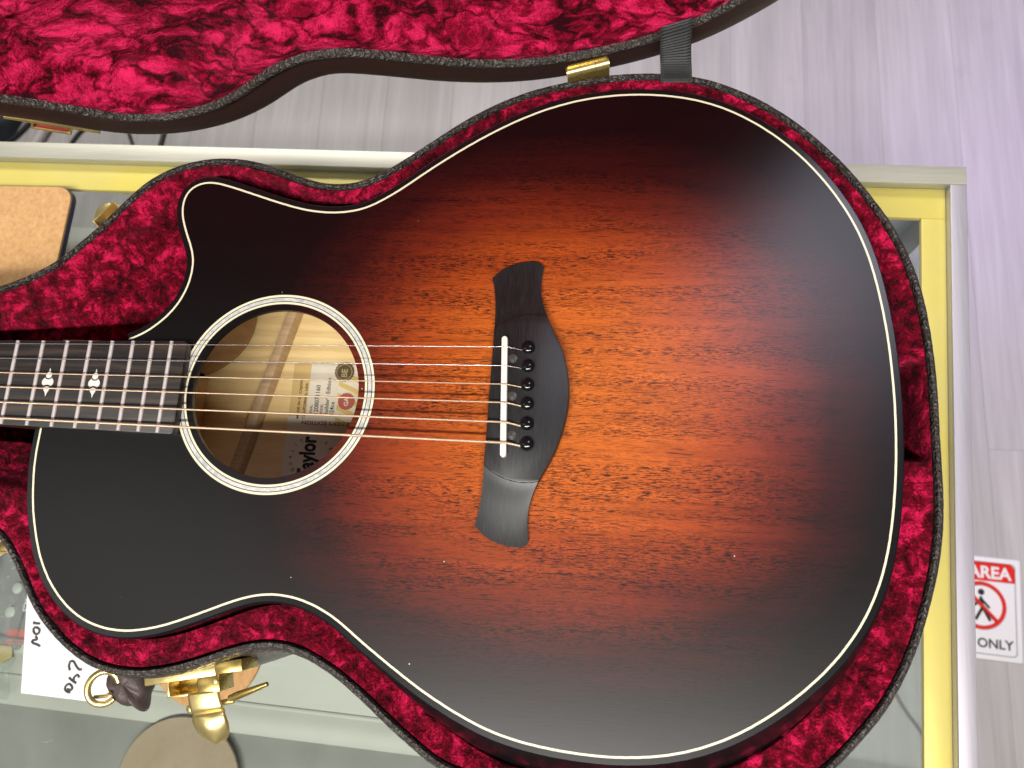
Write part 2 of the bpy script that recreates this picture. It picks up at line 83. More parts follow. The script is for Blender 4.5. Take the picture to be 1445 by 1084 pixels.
def grid_faces(n, m, closed):
    """n stations, m points in each profile"""
    F = []
    for i in range(n if closed else n - 1):
        a, b = i * m, ((i + 1) % n) * m
        for j in range(m - 1):
            F.append((a + j, a + j + 1, b + j + 1, b + j))
    return F
def normals(C, closed):
    C = np.asarray(C)
    if closed: d = np.roll(C, -1, 0) - np.roll(C, 1, 0)
    else: d = np.gradient(C, axis=0)
    d = d / np.maximum(np.hypot(d[:, 0], d[:, 1]), 1e-9)[:, None]
    return np.stack([-d[:, 1], d[:, 0]], 1)
def sweep(name, C, prof, mat, parent=None, closed=True, xf=None, angle=50, N=None):
    """prof: list of (d, z) or function(i)->list; d is the distance outward of the curve"""
    N = normals(C, closed) if N is None else N
    V = []
    for i in range(len(C)):
        for d, z in (prof(i) if callable(prof) else prof):
            V.append((C[i][0] + N[i][0] * d, C[i][1] + N[i][1] * d, z))
    m = len(V) // len(C)
    return mesh(name, V, grid_faces(len(C), m, closed), mat, parent, xf=xf, angle=angle)
def offset(C, d, closed):
    return np.asarray(C) + normals(C, closed) * (d if np.isscalar(d) else np.asarray(d)[:, None])
def tube(name, pts, r, mat, parent=None, seg=8, closed=False, xf=None):
    pts = [Vector(p) for p in pts]; n = len(pts); V = []; ref = Vector((0, 0, 1))
    for i, p in enumerate(pts):
        a = pts[i - 1] if (i or closed) else p
        b = pts[(i + 1) % n] if (i < n - 1 or closed) else p
        t = (b - a).normalized()
        u = t.cross(ref)
        if u.length < .05: u = t.cross(Vector((1, 0, 0)))
        u.normalize(); w = u.cross(t)
        rr = r[i] if isinstance(r, (list, tuple)) else r
        for k in range(seg):
            th = 2 * math.pi * k / seg
            q = p + (u * math.cos(th) + w * math.sin(th)) * rr
            V.append(tuple(q))
    F = []
    for i in range(n if closed else n - 1):
        a, b = i * seg, ((i + 1) % n) * seg
        for k in range(seg): F.append((a + k, a + (k + 1) % seg, b + (k + 1) % seg, b + k))
    if not closed:
        F.append(tuple(range(seg))[::-1]); F.append(tuple(range((n - 1) * seg, n * seg)))
    return mesh(name, V, F, mat, parent, xf=xf, angle=60)
def spline(pts, n=8, closed=False):
    out = []; P_ = [Vector(p) for p in pts]; m = len(P_)
    for i in range(m if closed else m - 1):
        p0 = P_[i - 1] if (i or closed) else P_[0]
        p1, p2 = P_[i], P_[(i + 1) % m]; p3 = P_[(i + 2) % m] if (closed or i + 2 < m) else P_[-1]
        for k in range(n):
            t = k / n
            out.append(tuple(.5 * ((2 * p1) + (p2 - p0) * t + (2 * p0 - 5 * p1 + 4 * p2 - p3) * t * t + (3 * p1 - p0 - 3 * p2 + p3) * t ** 3)))
    if not closed: out.append(tuple(P_[-1]))
    return out
def prism(name, poly, z0, z1, mat, parent=None, bevel=0., segs=2, xf=None, base=True):
    """upright prism over a polygon, its upper rim rounded by bevel"""
    poly = [tuple(p[:2]) for p in poly]
    a = sum(poly[i - 1][0] * poly[i][1] - poly[i][0] * poly[i - 1][1] for i in range(len(poly)))
    if a < 0: poly = poly[::-1]
    n = len(poly); Nn = -normals(np.array(poly), True)      # counter-clockwise: outward is to the right
    rings = [(0, z0), (0, z1 - bevel)]
    if bevel > 0:
        for k in range(1, segs + 1):
            th = math.pi / 2 * k / segs
            rings.append((-bevel * (1 - math.cos(th)), z1 - bevel + bevel * math.sin(th)))
    else: rings = [(0, z0), (0, z1)]
    V = [(p[0] + Nn[i][0] * d, p[1] + Nn[i][1] * d, z) for d, z in rings for i, p in enumerate(poly)]
    F = []
    for r in range(len(rings) - 1):
        for i in range(n):
            j = (i + 1) % n
            F.append((r * n + i, r * n + j, (r + 1) * n + j, (r + 1) * n + i))
    F.append(tuple(range((len(rings) - 1) * n, len(rings) * n)))
    if base: F.append(tuple(range(n))[::-1])
    return mesh(name, V, F, mat, parent, xf=xf, angle=40)
def box(name, x0, x1, y0, y1, z0, z1, mat, parent=None, bev=0., xf=None, segs=2):
    bm = bmesh.new(); bmesh.ops.create_cube(bm, size=1)
    for v in bm.verts:
        v.co = Vector((x0 + (x1 - x0) * (v.co.x + .5), y0 + (y1 - y0) * (v.co.y + .5), z0 + (z1 - z0) * (v.co.z + .5)))
    if bev > 0: bmesh.ops.bevel(bm, geom=bm.edges[:], offset=bev, segments=segs, affect='EDGES', profile=.5)
    V = [tuple(v.co) for v in bm.verts]; bm.verts.index_update()
    F = [tuple(v.index for v in f.verts) for f in bm.faces]; bm.free()
    return mesh(name, V, F, mat, parent, xf=xf, angle=40)
def lathe(name, cx, cy, prof, mat, parent=None, seg=28, xf=None):
    V = []; F = []; m = len(prof)
    for k in range(seg):
        th = 2 * math.pi * k / seg
        for r, z in prof: V.append((cx + r * math.cos(th), cy + r * math.sin(th), z))
    for k in range(seg):
        a, b = k * m, ((k + 1) % seg) * m
        for j in range(m - 1): F.append((a + j, b + j, b + j + 1, a + j + 1))
    F.append(tuple(k * m + m - 1 for k in range(seg)))
    return mesh(name, V, F, mat, parent, xf=xf, angle=45)
def frame(ox, oy, ang, oz=0.):
    """local (t, n, z): t along the given direction, n to its right"""
    c, s = math.cos(math.radians(ang)), math.sin(math.radians(ang))
    return lambda v: (ox + v[0] * c + v[1] * s, oy + v[0] * s - v[1] * c, oz + v[2])
def text(name, body, size, x, y, z, ang, mat, parent=None, xf=None, bold=0., ext=.03, align='LEFT', sx=1.):
    cu = bpy.data.curves.new(name, 'FONT'); cu.body = body; cu.size = size; cu.offset = bold
    cu.align_x = align; cu.extrude = ext; cu.resolution_u = 3
    tmp = bpy.data.objects.new(name + '_tmp', cu); COL.objects.link(tmp)
    bpy.context.view_layer.update()
    me = bpy.data.meshes.new_from_object(tmp)
    V = [tuple(v.co) for v in me.vertices]; F = [tuple(p.vertices) for p in me.polygons]
    bpy.data.objects.remove(tmp); bpy.data.curves.remove(cu); bpy.data.meshes.remove(me)
    c, s = math.cos(math.radians(ang)), math.sin(math.radians(ang))
    V = [(x + v[0] * sx * c - v[1] * s, y + v[0] * sx * s + v[1] * c, z + v[2]) for v in V]
    return mesh(name, V, F, mat, parent, smooth=False, xf=xf)
def ss(a, b, x):
    t = min(1., max(0., (x - a) / (b - a))); return t * t * (3 - 2 * t)

# ------------------------------------------------------------------ materials
class NT:
    def __init__(self, name):
        self.m = bpy.data.materials.new(name); self.m.use_nodes = True
        self.t = self.m.node_tree; self.bsdf = self.t.nodes['Principled BSDF']; self.out = self.t.nodes['Material Output']
    def n(self, typ, **kw):
        nd = self.t.nodes.new(typ)
        for k, v in kw.items():
            if k.startswith('_'): setattr(nd, k[1:], v)
            else:
                s = nd.inputs[int(k[1:])] if k[0] == 'i' and k[1:].isdigit() else nd.inputs[k.replace('0', ' ')]
                if hasattr(v, 'is_linked') or hasattr(v, 'links'): self.t.links.new(v, s)
                else: s.default_value = v
        return nd
    def l(self, a, b): self.t.links.new(a, b)
    def set(self, **kw):
        for k, v in kw.items():
            s = self.bsdf.inputs[k.replace('_', ' ')]
            if hasattr(v, 'links'): self.t.links.new(v, s)
            else: s.default_value = v
        return self
    def coord(self, scale=(1, 1, 1), loc=(0, 0, 0), rot=(0, 0, 0)):
        tc = self.n('ShaderNodeTexCoord')
        mp = self.n('ShaderNodeMapping', Vector=tc.outputs['Object'])
        mp.inputs['Scale'].default_value = scale; mp.inputs['Location'].default_value = loc; mp.inputs['Rotation'].default_value = rot
        return mp.outputs[0]
    def noise(self, vec, scale, detail=3., rough=.5, dist=0.):
        return self.n('ShaderNodeTexNoise', Vector=vec, Scale=float(scale), Detail=float(detail), Roughness=float(rough), Distortion=float(dist)).outputs[0]
    def ramp(self, fac, stops, interp='LINEAR'):
        r = self.n('ShaderNodeValToRGB', Fac=fac); cr = r.color_ramp; cr.interpolation = interp
        while len(cr.elements) > len(stops): cr.elements.remove(cr.elements[-1])
        while len(cr.elements) < len(stops): cr.elements.new(1.)
        for e, (p, c) in zip(cr.elements, stops):
            e.position = p; e.color = (*c, 1) if len(c) == 3 else c
        return r.outputs[0]
    def mix(self, fac, a, b, mode='MIX'):
        nd = self.t.nodes.new('ShaderNodeMix'); nd.data_type = 'RGBA'; nd.blend_type = mode
        for s, v in ((nd.inputs[0], fac), (nd.inputs[6], a), (nd.inputs[7], b)):
            if hasattr(v, 'links'): self.t.links.new(v, s)
            else: s.default_value = v if not isinstance(v, tuple) or len(v) == 4 else (*v, 1)
        return nd.outputs[2]
    def math(self, op, a, b=0., c=0., clamp=False):
        nd = self.t.nodes.new('ShaderNodeMath'); nd.operation = op; nd.use_clamp = clamp
        for s, v in zip(nd.inputs, (a, b, c)):
            if hasattr(v, 'links'): self.t.links.new(v, s)
            else: s.default_value = v
        return nd.outputs[0]
    def bump(self, h, strength=.3, dist=.001, normal=None):
        b = self.n('ShaderNodeBump', Height=h, Strength=float(strength), Distance=float(dist))
        if normal is not None: self.l(normal, b.inputs['Normal'])
        self.l(b.outputs[0], self.bsdf.inputs['Normal']); return b.outputs[0]
def G3(v): return (v, v, v)

def plain(name, col, rough=.5, metal=0., spec=.5, var=.12, scale=120., bump=0.):
    t = NT(name); v = t.coord()
    nz = t.noise(v, scale, 4)
    c = t.mix(t.math('MULTIPLY', nz, 1.), tuple(x * (1 - var) for x in col), tuple(min(1, x * (1 + var)) for x in col))
    t.set(Base_Color=c, Roughness=rough, Metallic=metal, Specular_IOR_Level=spec)
    if bump: t.bump(nz, bump, .0006)
    return t.m

def soundboard_mat():
    t = NT('sunburst_mahogany'); tc = t.n('ShaderNodeTexCoord'); ob = tc.outputs['Object']
    warp = t.n('ShaderNodeTexNoise', Vector=t.coord((6, 6, 0)), Scale=1., Detail=1.).outputs[1]
    # burst: distance from the light middle of the lower bout, in units of the burst's radius
    cen = t.n('ShaderNodeVectorMath', _operation='SUBTRACT', i0=ob); cen.inputs[1].default_value = (BURST[0], BURST[1], FLOOR * .001)
    scl = t.n('ShaderNodeVectorMath', _operation='MULTIPLY', i0=cen.outputs[0]); scl.inputs[1].default_value = (1 / BURST[2], 1 / BURST[3], 0)
    xyz = t.n('ShaderNodeSeparateXYZ', Vector=scl.outputs[0])
    px = t.math('POWER', t.math('ABSOLUTE', xyz.outputs[0]), 2.3); py = t.math('POWER', t.math('ABSOLUTE', xyz.outputs[1]), 2.3)
    e = t.math('POWER', t.math('ADD', px, py), 1 / 2.3)
    e = t.math('ADD', e, t.math('MULTIPLY', t.math('SUBTRACT', t.noise(t.coord((5, 22, 0)), 1., 2), .5), .22))
    burst = t.ramp(t.math('MULTIPLY', e, .6), [(0, (.64, .158, .014)), (.22, (.58, .128, .012)), (.38, (.39, .064, .008)), (.51, (.165, .018, .005)), (.62, (.040, .0035, .0022)), (.74, (.005, .0008, .0010)), (.9, (.0018, .0010, .0013))])
    # ribbon figure: long soft streaks
    v = t.coord((4, 70, 1)); st = t.noise(v, 1., 3, .6, .3)
    v2 = t.coord((16, 260, 1)); st2 = t.noise(v2, 1., 3, .6, .5)
    c = t.mix(t.ramp(st, [(.30, G3(0)), (.70, G3(1))]), (.84, .78, .74, 1), (1.10, 1.10, 1.08, 1))
    c2 = t.mix(t.ramp(st2, [(.3, G3(0)), (.7, G3(1))]), (.80, .76, .74, 1), (1.12, 1.12, 1.1, 1))
    col = t.mix(1., t.mix(1., burst, c, 'MULTIPLY'), c2, 'MULTIPLY')
    # pores: short dark dashes along the grain, gathered in bands
    wv = t.n('ShaderNodeVectorMath', _operation='MULTIPLY_ADD', i0=warp); wv.inputs[1].default_value = (0, .006, 0); t.l(ob, wv.inputs[2])
    def pores(sx, sy, lo, hi):
        mp = t.n('ShaderNodeMapping', Vector=wv.outputs[0]); mp.inputs['Scale'].default_value = (sx, sy, 1)
        return t.ramp(t.noise(mp.outputs[0], 1., 2, .6, .4), [(lo, G3(0)), (hi, G3(1))])
    band = t.ramp(t.noise(t.coord((7, 75, 3)), 1., 3, .6, .8), [(.40, G3(.30)), (.58, G3(1))])
    p1 = pores(180, 1650, .525, .60); p2 = pores(360, 2200, .53, .615); p3 = pores(65, 1100, .60, .66)
    por = t.math('MAXIMUM', t.math('MULTIPLY', t.math('MAXIMUM', p1, t.math('MULTIPLY', p2, .8)), band), t.math('MULTIPLY', p3, .8))
    col = t.mix(t.math('MULTIPLY', por, .96), col, t.mix(1., col, (.055, .035, .10, 1), 'MULTIPLY'))
    # settled dust: a few pale specks
    vo = t.n('ShaderNodeTexVoronoi', Vector=t.coord((1, 1, 0)), Scale=70.)
    sp = t.math('MULTIPLY', t.math('LESS_THAN', vo.outputs['Distance'], .024), t.math('GREATER_THAN', t.n('ShaderNodeSeparateColor', Color=vo.outputs['Color']).outputs[0], .72))
    col = t.mix(sp, col, (.7, .66, .6, 1))
    fine = t.noise(t.coord((40, 900, 1)), 1., 2)
    rg = t.math('MULTIPLY_ADD', fine, .03, ROUGH_TOP)
    t.set(Base_Color=col, Roughness=rg, Specular_IOR_Level=SPEC_TOP)
    t.bump(t.math('SUBTRACT', t.math('MULTIPLY', fine, .25), t.math('MULTIPLY', por, .5)), .03, .0002)
    return t.m

def velvet_mat(name='crushed_velvet', seed=0., dark=(.030, .0003, .003), mid=(.21, .0008, .015), lite=(.90, .014, .105), sc_=1., stretch=(1, 1, 1), lo=.38, hi=.64, cr=.06, cw=.09):
    t = NT(name); v = t.coord(stretch, (seed, seed * .7, 0))
    wn = t.n('ShaderNodeTexNoise', Vector=v, Scale=70. * sc_, Detail=2.).outputs[1]
    wv = t.n('ShaderNodeVectorMath', _operation='MULTIPLY_ADD', i0=wn); wv.inputs[1].default_value = G3(.012 / sc_); t.l(v, wv.inputs[2])
    crush = t.noise(wv.outputs[0], 130. * sc_, 7, .70, .2)
    big = t.noise(v, 38. * sc_, 2, .5, .5)
    ridge = t.math('ABSOLUTE', t.math('MULTIPLY_ADD', t.noise(wv.outputs[0], 85. * sc_, 3, .55, .3), 2., -1.))
    crease = t.ramp(ridge, [(0., G3(1)), (cw, G3(0))])
    pile = t.noise(t.coord((1000, 1000, 600)), 1., 2)
    f = t.math('ADD', t.math('ADD', t.math('MULTIPLY', crush, .75), t.math('MULTIPLY', big, .25)), t.math('MULTIPLY', t.math('SUBTRACT', pile, .5), .20))
    f = t.math('SUBTRACT', f, t.math('MULTIPLY', crease, cr))
    col = t.ramp(f, [(lo, dark), ((lo + hi) / 2, mid), (hi, lite)])  # crushed-pile tone, with crease shade and bright glints put into the colour
    t.set(Base_Color=col, Roughness=.75, Specular_IOR_Level=.12, Sheen_Weight=.08, Sheen_Roughness=.35)
    t.bsdf.inputs['Sheen Tint'].default_value = (1, .22, .40, 1)
    h = t.math('ADD', t.math('ADD', crush, t.math('MULTIPLY', ridge, .45)), t.math('MULTIPLY', pile, .06))
    t.bump(h, .9, .0075 / sc_)
    return t.m

def leather_mat(name, col, rough=.42, scale=520., strength=.8, dist=.0011):
    t = NT(name); v = t.coord()
    wn = t.n('ShaderNodeTexNoise', Vector=v, Scale=180., Detail=2.).outputs[1]
    wv = t.n('ShaderNodeVectorMath', _operation='MULTIPLY_ADD', i0=wn); wv.inputs[1].default_value = G3(.006); t.l(v, wv.inputs[2])
    vo = t.n('ShaderNodeTexVoronoi', Vector=wv.outputs[0], Scale=float(scale))
    nz = t.noise(v, 900, 3)
    h = t.math('ADD', vo.outputs['Distance'], t.math('MULTIPLY', nz, .5))
    c = t.mix(t.noise(v, 60, 3), tuple(x * .8 for x in col), tuple(x * 1.25 for x in col))
    t.set(Base_Color=c, Roughness=t.math('MULTIPLY_ADD', nz, .2, rough - .1), Specular_IOR_Level=.55)
    t.bump(h, strength, dist); return t.m

def gold_mat(name='polished_brass', col=(1.0, .80, .34), rough=.28):
    t = NT(name); v = t.coord(); nz = t.noise(v, 300, 3)
    t.set(Base_Color=t.mix(nz, tuple(x * .92 for x in col), col), Metallic=.85, Roughness=t.math('MULTIPLY_ADD', nz, .12, rough - .04))
    t.bump(t.noise(v, 90, 2), .05, .001); return t.m

def brushed_mat(name, col, along, rough=.34):
    t = NT(name); s = (25, 1100, 1100) if along == 'x' else (1100, 25, 1100)
    nz = t.noise(t.coord(s), 1., 3, .6)
    scr = t.ramp(t.noise(t.coord((160, 160, 1), rot=(0, 0, .7)), 1., 4, .7, 2.5), [(.70, G3(0)), (.74, G3(1))])
    c = t.mix(nz, tuple(x * .82 for x in col), tuple(min(1, x * 1.1) for x in col))
    c = t.mix(t.math('MULTIPLY', scr, .35), c, (.95, .95, .95, 1))
    t.set(Base_Color=c, Metallic=.55, Roughness=t.math('MULTIPLY_ADD', nz, .2, rough + .08))
    t.bump(nz, .12, .0003); return t.m

def ebony_mat(name, col=(.020, .018, .018), streak=(.075, .050, .034), amt=.5, rough=.42, along='x'):
    t = NT(name); s = (10, 230, 1) if along == 'x' else (230, 10, 1)
    nz = t.noise(t.coord(s), 1., 3, .6, .4); s2 = (90, 1500, 1) if along == 'x' else (1500, 90, 1)
    fn = t.noise(t.coord(s2), 1., 2)
    c = t.mix(t.math('MULTIPLY', t.ramp(nz, [(.46, G3(0)), (.66, G3(1))]), amt), col, streak)
    c = t.mix(t.math('MULTIPLY', t.ramp(fn, [(.5, G3(0)), (.8, G3(1))]), .16), c, (.10, .095, .09, 1))
    t.set(Base_Color=c, Roughness=t.math('MULTIPLY_ADD', fn, .14, rough - .07), Specular_IOR_Level=.5)
    t.bump(fn, .15, .0002); return t.m

def wood_mat(name, a, b, sx=6, sy=150, rough=.55, spec=.4):
    t = NT(name); nz = t.noise(t.coord((sx, sy, 2)), 1., 4, .6, .8); fn = t.noise(t.coord((60, 1100, 1)), 1., 2)
    c = t.mix(t.ramp(nz, [(.3, G3(0)), (.7, G3(1))]), a, b)
    c = t.mix(t.math('MULTIPLY', t.ramp(fn, [(.55, G3(0)), (.75, G3(1))]), .25), c, tuple(x * .55 for x in b))
    t.set(Base_Color=c, Roughness=rough, Specular_IOR_Level=spec); t.bump(fn, .1, .0002); return t.m

def plank_mat():
    t = NT('grey_vinyl_plank'); oi = t.n('ShaderNodeObjectInfo'); tc = t.n('ShaderNodeTexCoord')
    add = t.n('ShaderNodeVectorMath', _operation='MULTIPLY_ADD', i0=oi.outputs['Random']); add.inputs[1].default_value = (7.3, 3.1, 0); t.l(tc.outputs['Object'], add.inputs[2])
    def nz(s, d, di=0.):
        mp = t.n('ShaderNodeMapping', Vector=add.outputs[0]); mp.inputs['Scale'].default_value = s
        return t.noise(mp.outputs[0], 1., d, .6, di)
    a = nz((28, 1.6, 1), 4, .6); b = nz((120, 5, 1), 3); k = nz((9, 6, 1), 3, 1.2)
    f = t.math('ADD', t.math('MULTIPLY', a, .6), t.math('MULTIPLY', b, .4))
    c = t.ramp(f, [(.30, (.38, .355, .345)), (.5, (.455, .43, .415)), (.70, (.54, .51, .50))])
    c = t.mix(t.math('MULTIPLY', t.ramp(k, [(.66, G3(0)), (.75, G3(1))]), .3), c, (.30, .28, .28, 1))
    br = t.math('MULTIPLY_ADD', oi.outputs['Random'], .14, .95)
    mul = t.n('ShaderNodeVectorMath', _operation='SCALE', i0=c); t.l(br, mul.inputs[3])
    t.set(Base_Color=mul.outputs[0], Roughness=.48, Specular_IOR_Level=.4); t.bump(b, .12, .0005); return t.m

def cork_mat(name='cork', sc_=1.):
    t = NT(name); v = t.coord()
    vo = t.n('ShaderNodeTexVoronoi', Vector=v, Scale=420. * sc_); nz = t.noise(v, 240 * sc_, 4, .65)
    c = t.ramp(nz, [(.25, (.42, .215, .085)), (.5, (.53, .30, .13)), (.75, (.62, .38, .175))])
    c = t.mix(t.math('MULTIPLY', t.n('ShaderNodeSeparateColor', Color=vo.outputs['Color']).outputs[0], .2), c, (.60, .36, .16, 1))
    t.set(Base_Color=c, Roughness=.85, Specular_IOR_Level=.2); t.bump(nz, .4, .0006); return t.m

def glass_mat(name='counter_glass', tint=(.955, .975, .96)):
    t = NT(name); t.t.nodes.remove(t.bsdf)
    ge = t.n('ShaderNodeNewGeometry'); fr = t.n('ShaderNodeFresnel', IOR=t.math('MULTIPLY_ADD', ge.outputs['Backfacing'], 1 / 1.5 - 1.5, 1.5))
    tr = t.n('ShaderNodeBsdfTransparent', Color=(*tint, 1)); gl = t.n('ShaderNodeBsdfGlossy', Color=(1, 1, 1, 1), Roughness=.03)
    sm = t.noise(t.coord((9, 9, 9)), 1., 4, .6, 1.5)
    scr = t.ramp(t.noise(t.coord((14, 260, 1), rot=(0, 0, .9)), 1., 4, .75, 3.), [(.69, G3(0)), (.72, G3(1))])
    df = t.n('ShaderNodeBsdfDiffuse', Color=(.8, .83, .8, 1))
    m1 = t.n('ShaderNodeMixShader', i0=fr.outputs[0], i1=tr.outputs[0], i2=gl.outputs[0])
    haze = t.math('ADD', t.math('MULTIPLY', t.ramp(sm, [(.35, G3(0)), (.8, G3(1))]), .05), t.math('MULTIPLY', scr, .20))
    m2 = t.n('ShaderNodeMixShader', i0=haze, i1=m1.outputs[0], i2=df.outputs[0])
    t.l(m2.outputs[0], t.out.inputs['Surface']); return t.m
def film_mat():
    t = NT('clear_plastic_film'); t.t.nodes.remove(t.bsdf)
    nz = t.noise(t.coord((40, 40, 40)), 1., 4, .6, 1.5)
    tr = t.n('ShaderNodeBsdfTransparent', Color=(.9, .93, .92, 1)); gl = t.n('ShaderNodeBsdfGlossy', Color=(1, 1, 1, 1), Roughness=.12)
    bp_ = t.n('ShaderNodeBump', Height=nz, Strength=1., Distance=.02); t.l(bp_.outputs[0], gl.inputs['Normal'])
    df = t.n('ShaderNodeBsdfDiffuse', Color=(.75, .78, .76, 1))
    a = t.n('ShaderNodeMixShader', i0=.09, i1=tr.outputs[0], i2=gl.outputs[0])
    b = t.n('ShaderNodeMixShader', i0=t.math('MULTIPLY', t.ramp(nz, [(.50, G3(0)), (.75, G3(1))]), .22), i1=a.outputs[0], i2=df.outputs[0])
    t.l(b.outputs[0], t.out.inputs['Surface']); return t.m
def web_mat():
    t = NT('black_webbing'); v = t.coord()
    w = t.n('ShaderNodeTexNoise', Vector=v, Scale=1500., Detail=1.).outputs[0]
    t.set(Base_Color=t.mix(w, (.012, .012, .013), (.05, .052, .055)), Roughness=.6); t.bump(w, .3, .0004); return t.m
def pearl_mat():
    t = NT('mother_of_pearl'); nz = t.noise(t.coord((160, 160, 1)), 1., 3, .6, 2.)
    t.set(Base_Color=t.ramp(nz, [(.35, (.44, .47, .47)), (.5, (.60, .60, .57)), (.65, (.72, .70, .68))]), Roughness=.22, Specular_IOR_Level=.6); return t.m
def wound_mat(name, col):
    t = NT(name); wv = t.n('ShaderNodeTexWave', Vector=t.coord((1, 0, 0)), Scale=700.)
    t.set(Base_Color=t.mix(wv.outputs[1], tuple(x * .75 for x in col), col), Metallic=.6, Roughness=.34); t.bump(wv.outputs[1], .4, .0003); return t.m

M = {}
M['top'] = soundboard_mat()
M['velvet'] = velvet_mat()
M['velvet_lid'] = velvet_mat('crushed_velvet_lid', 3.1, sc_=.62, stretch=(.52, 1, 1.2), dark=(.035, .0003, .004), mid=(.34, .0018, .030), lite=(.92, .022, .135), lo=.335, hi=.57, cr=.14, cw=.12)
M['leather'] = leather_mat('grained_dark_leather', (.048, .040, .036), .36, 380., .9, .0018)
M['shell'] = leather_mat('brown_vinyl', (.060, .046, .040), .45, 700., .35, .0006)
M['flange'] = plain('smooth_brown_vinyl', (.036, .017, .014), .40, var=.25, scale=400., bump=.1)
M['gold'] = gold_mat(); M['gold_dark'] = gold_mat('dull_brass', (.62, .45, .14), .25)
M['alu_x'] = brushed_mat('brushed_aluminium_long', (.56, .545, .46), 'x'); M['alu_y'] = brushed_mat('brushed_aluminium_cross', (.50, .47, .52), 'y')
M['ledge'] = plain('gold_painted_ledge', (.93, .72, .17), .40, .15, var=.05, scale=30.)
M['ebony'] = ebony_mat('ebony_board', amt=.75); M['bridge'] = ebony_mat('ebony_bridge', (.010, .0095, .010), (.022, .019, .018), .3, .38, 'y')
M['cream'] = plain('cream_purfling', (.86, .81, .58), .35, var=.03)
M['black'] = plain('black_lacquer', (.006, .006, .007), .24, var=.3); M['gloss'] = plain('black_gloss_side', (.007, .004, .004), .16, var=.2)
M['pearl'] = pearl_mat(); M['inlay'] = plain('ivory_inlay', (.78, .76, .72), .3, var=.04)
M['steel'] = plain('plain_steel_string', (.78, .77, .74), .25, .9, var=.05); M['bronze'] = wound_mat('bronze_string', (.96, .73, .50))
M['fret'] = plain('nickel_fret', (.86, .78, .75), .38, .5, var=.06)
M['bone'] = plain('ivory_saddle', (.85, .80, .70), .35, var=.05)
M['pin'] = plain('black_bridge_pin', (.006, .006, .007), .12, var=.1)
M['back'] = wood_mat('pale_blackwood_back', (.94, .72, .36), (.82, .58, .25)); M['inner'] = wood_mat('brown_side_inside', (.42, .24, .11), (.34, .18, .075), 2, 200)
M['spruce'] = wood_mat('spruce_brace', (.66, .47, .28), (.52, .34, .18), 3, 500); M['block'] = wood_mat('pale_neck_block', (.90, .66, .42), (.82, .56, .34), 3, 160)
M['neck'] = wood_mat('dark_neck', (.05, .016, .010), (.03, .010, .007), 4, 100, .35)
M['paper'] = plain('white_paper', (.86, .86, .87), .7, var=.02); M['lab_cream'] = plain('label_cream', (.78, .70, .54), .7, var=.05); M['lab_white'] = plain('label_white', (.74, .67, .53), .7, var=.04)
M['lab_tan'] = plain('label_tan', (.66, .46, .18), .7, var=.08); M['lab_yel'] = plain('label_yellow', (.70, .50, .15), .7, var=.1)
M['ink'] = plain('black_ink', (.012, .011, .012), .6, var=.2); M['ink_red'] = plain('brown_red_ink', (.22, .045, .035), .6, var=.2); M['marker'] = plain('grey_marker_ink', (.075, .068, .07), .6, var=.25)
M['seal'] = plain('red_seal', (.45, .10, .07), .6, var=.15); M['bronze_seal'] = plain('dark_bronze_seal', (.20, .15, .08), .35, .6, var=.3); M['gold_ink'] = plain('gold_ink', (.72, .60, .34), .35, .5, var=.1)
M['plank'] = plank_mat(); M['subfloor'] = plain('dark_subfloor', (.12, .115, .115), .8)
M['glass'] = glass_mat(); M['pane'] = glass_mat('side_glass', (.90, .95, .93)); M['film'] = film_mat()
M['deck'] = plain('grey_shelf_board', (.47, .47, .42), .45, var=.06, scale=40.); M['deck_dark'] = plain('dark_grey_board', (.25, .25, .23), .4, var=.08, scale=40.)
M['upright'] = plain('blue_grey_steel', (.48, .51, .58), .4, .2, var=.1)
M['cork'] = cork_mat(); M['cork_reflection'] = plain('reflected_cork', (.38, .29, .195), .85, var=.10, scale=200.); M['rubber'] = plain('navy_rubber', (.012, .012, .028), .6)  # the second, paler cork paints the coaster's reflection as a disc
M['sign_white'] = plain('sign_white', (.84, .83, .82), .35, var=.02); M['sign_red'] = plain('sign_red', (.72, .022, .016), .35, var=.04)
M['cable'] = plain('black_cable', (.014, .014, .015), .5); M['pale_cable'] = plain('pale_cable', (.55, .50, .48), .5); M['bag'] = plain('charcoal_cloth', (.035, .042, .048), .85, var=.4, scale=60., bump=.5)
M['web'] = web_mat(); M['packet_dark'] = plain('packet_grey', (.16, .165, .16), .5, var=.2); M['packet_lite'] = plain('packet_pale', (.55, .58, .52), .45, var=.1)
M['orange'] = plain('packet_orange', (.75, .30, .04), .5); M['stripe'] = plain('packet_red', (.62, .10, .06), .5); M['rod'] = plain('chrome_rod', (.8, .8, .78), .18, .9, var=.03); M['tan_card'] = plain('tan_card', (.60, .45, .17), .5)
M['catch_red'] = plain('red_felt', (.30, .035, .025), .8)

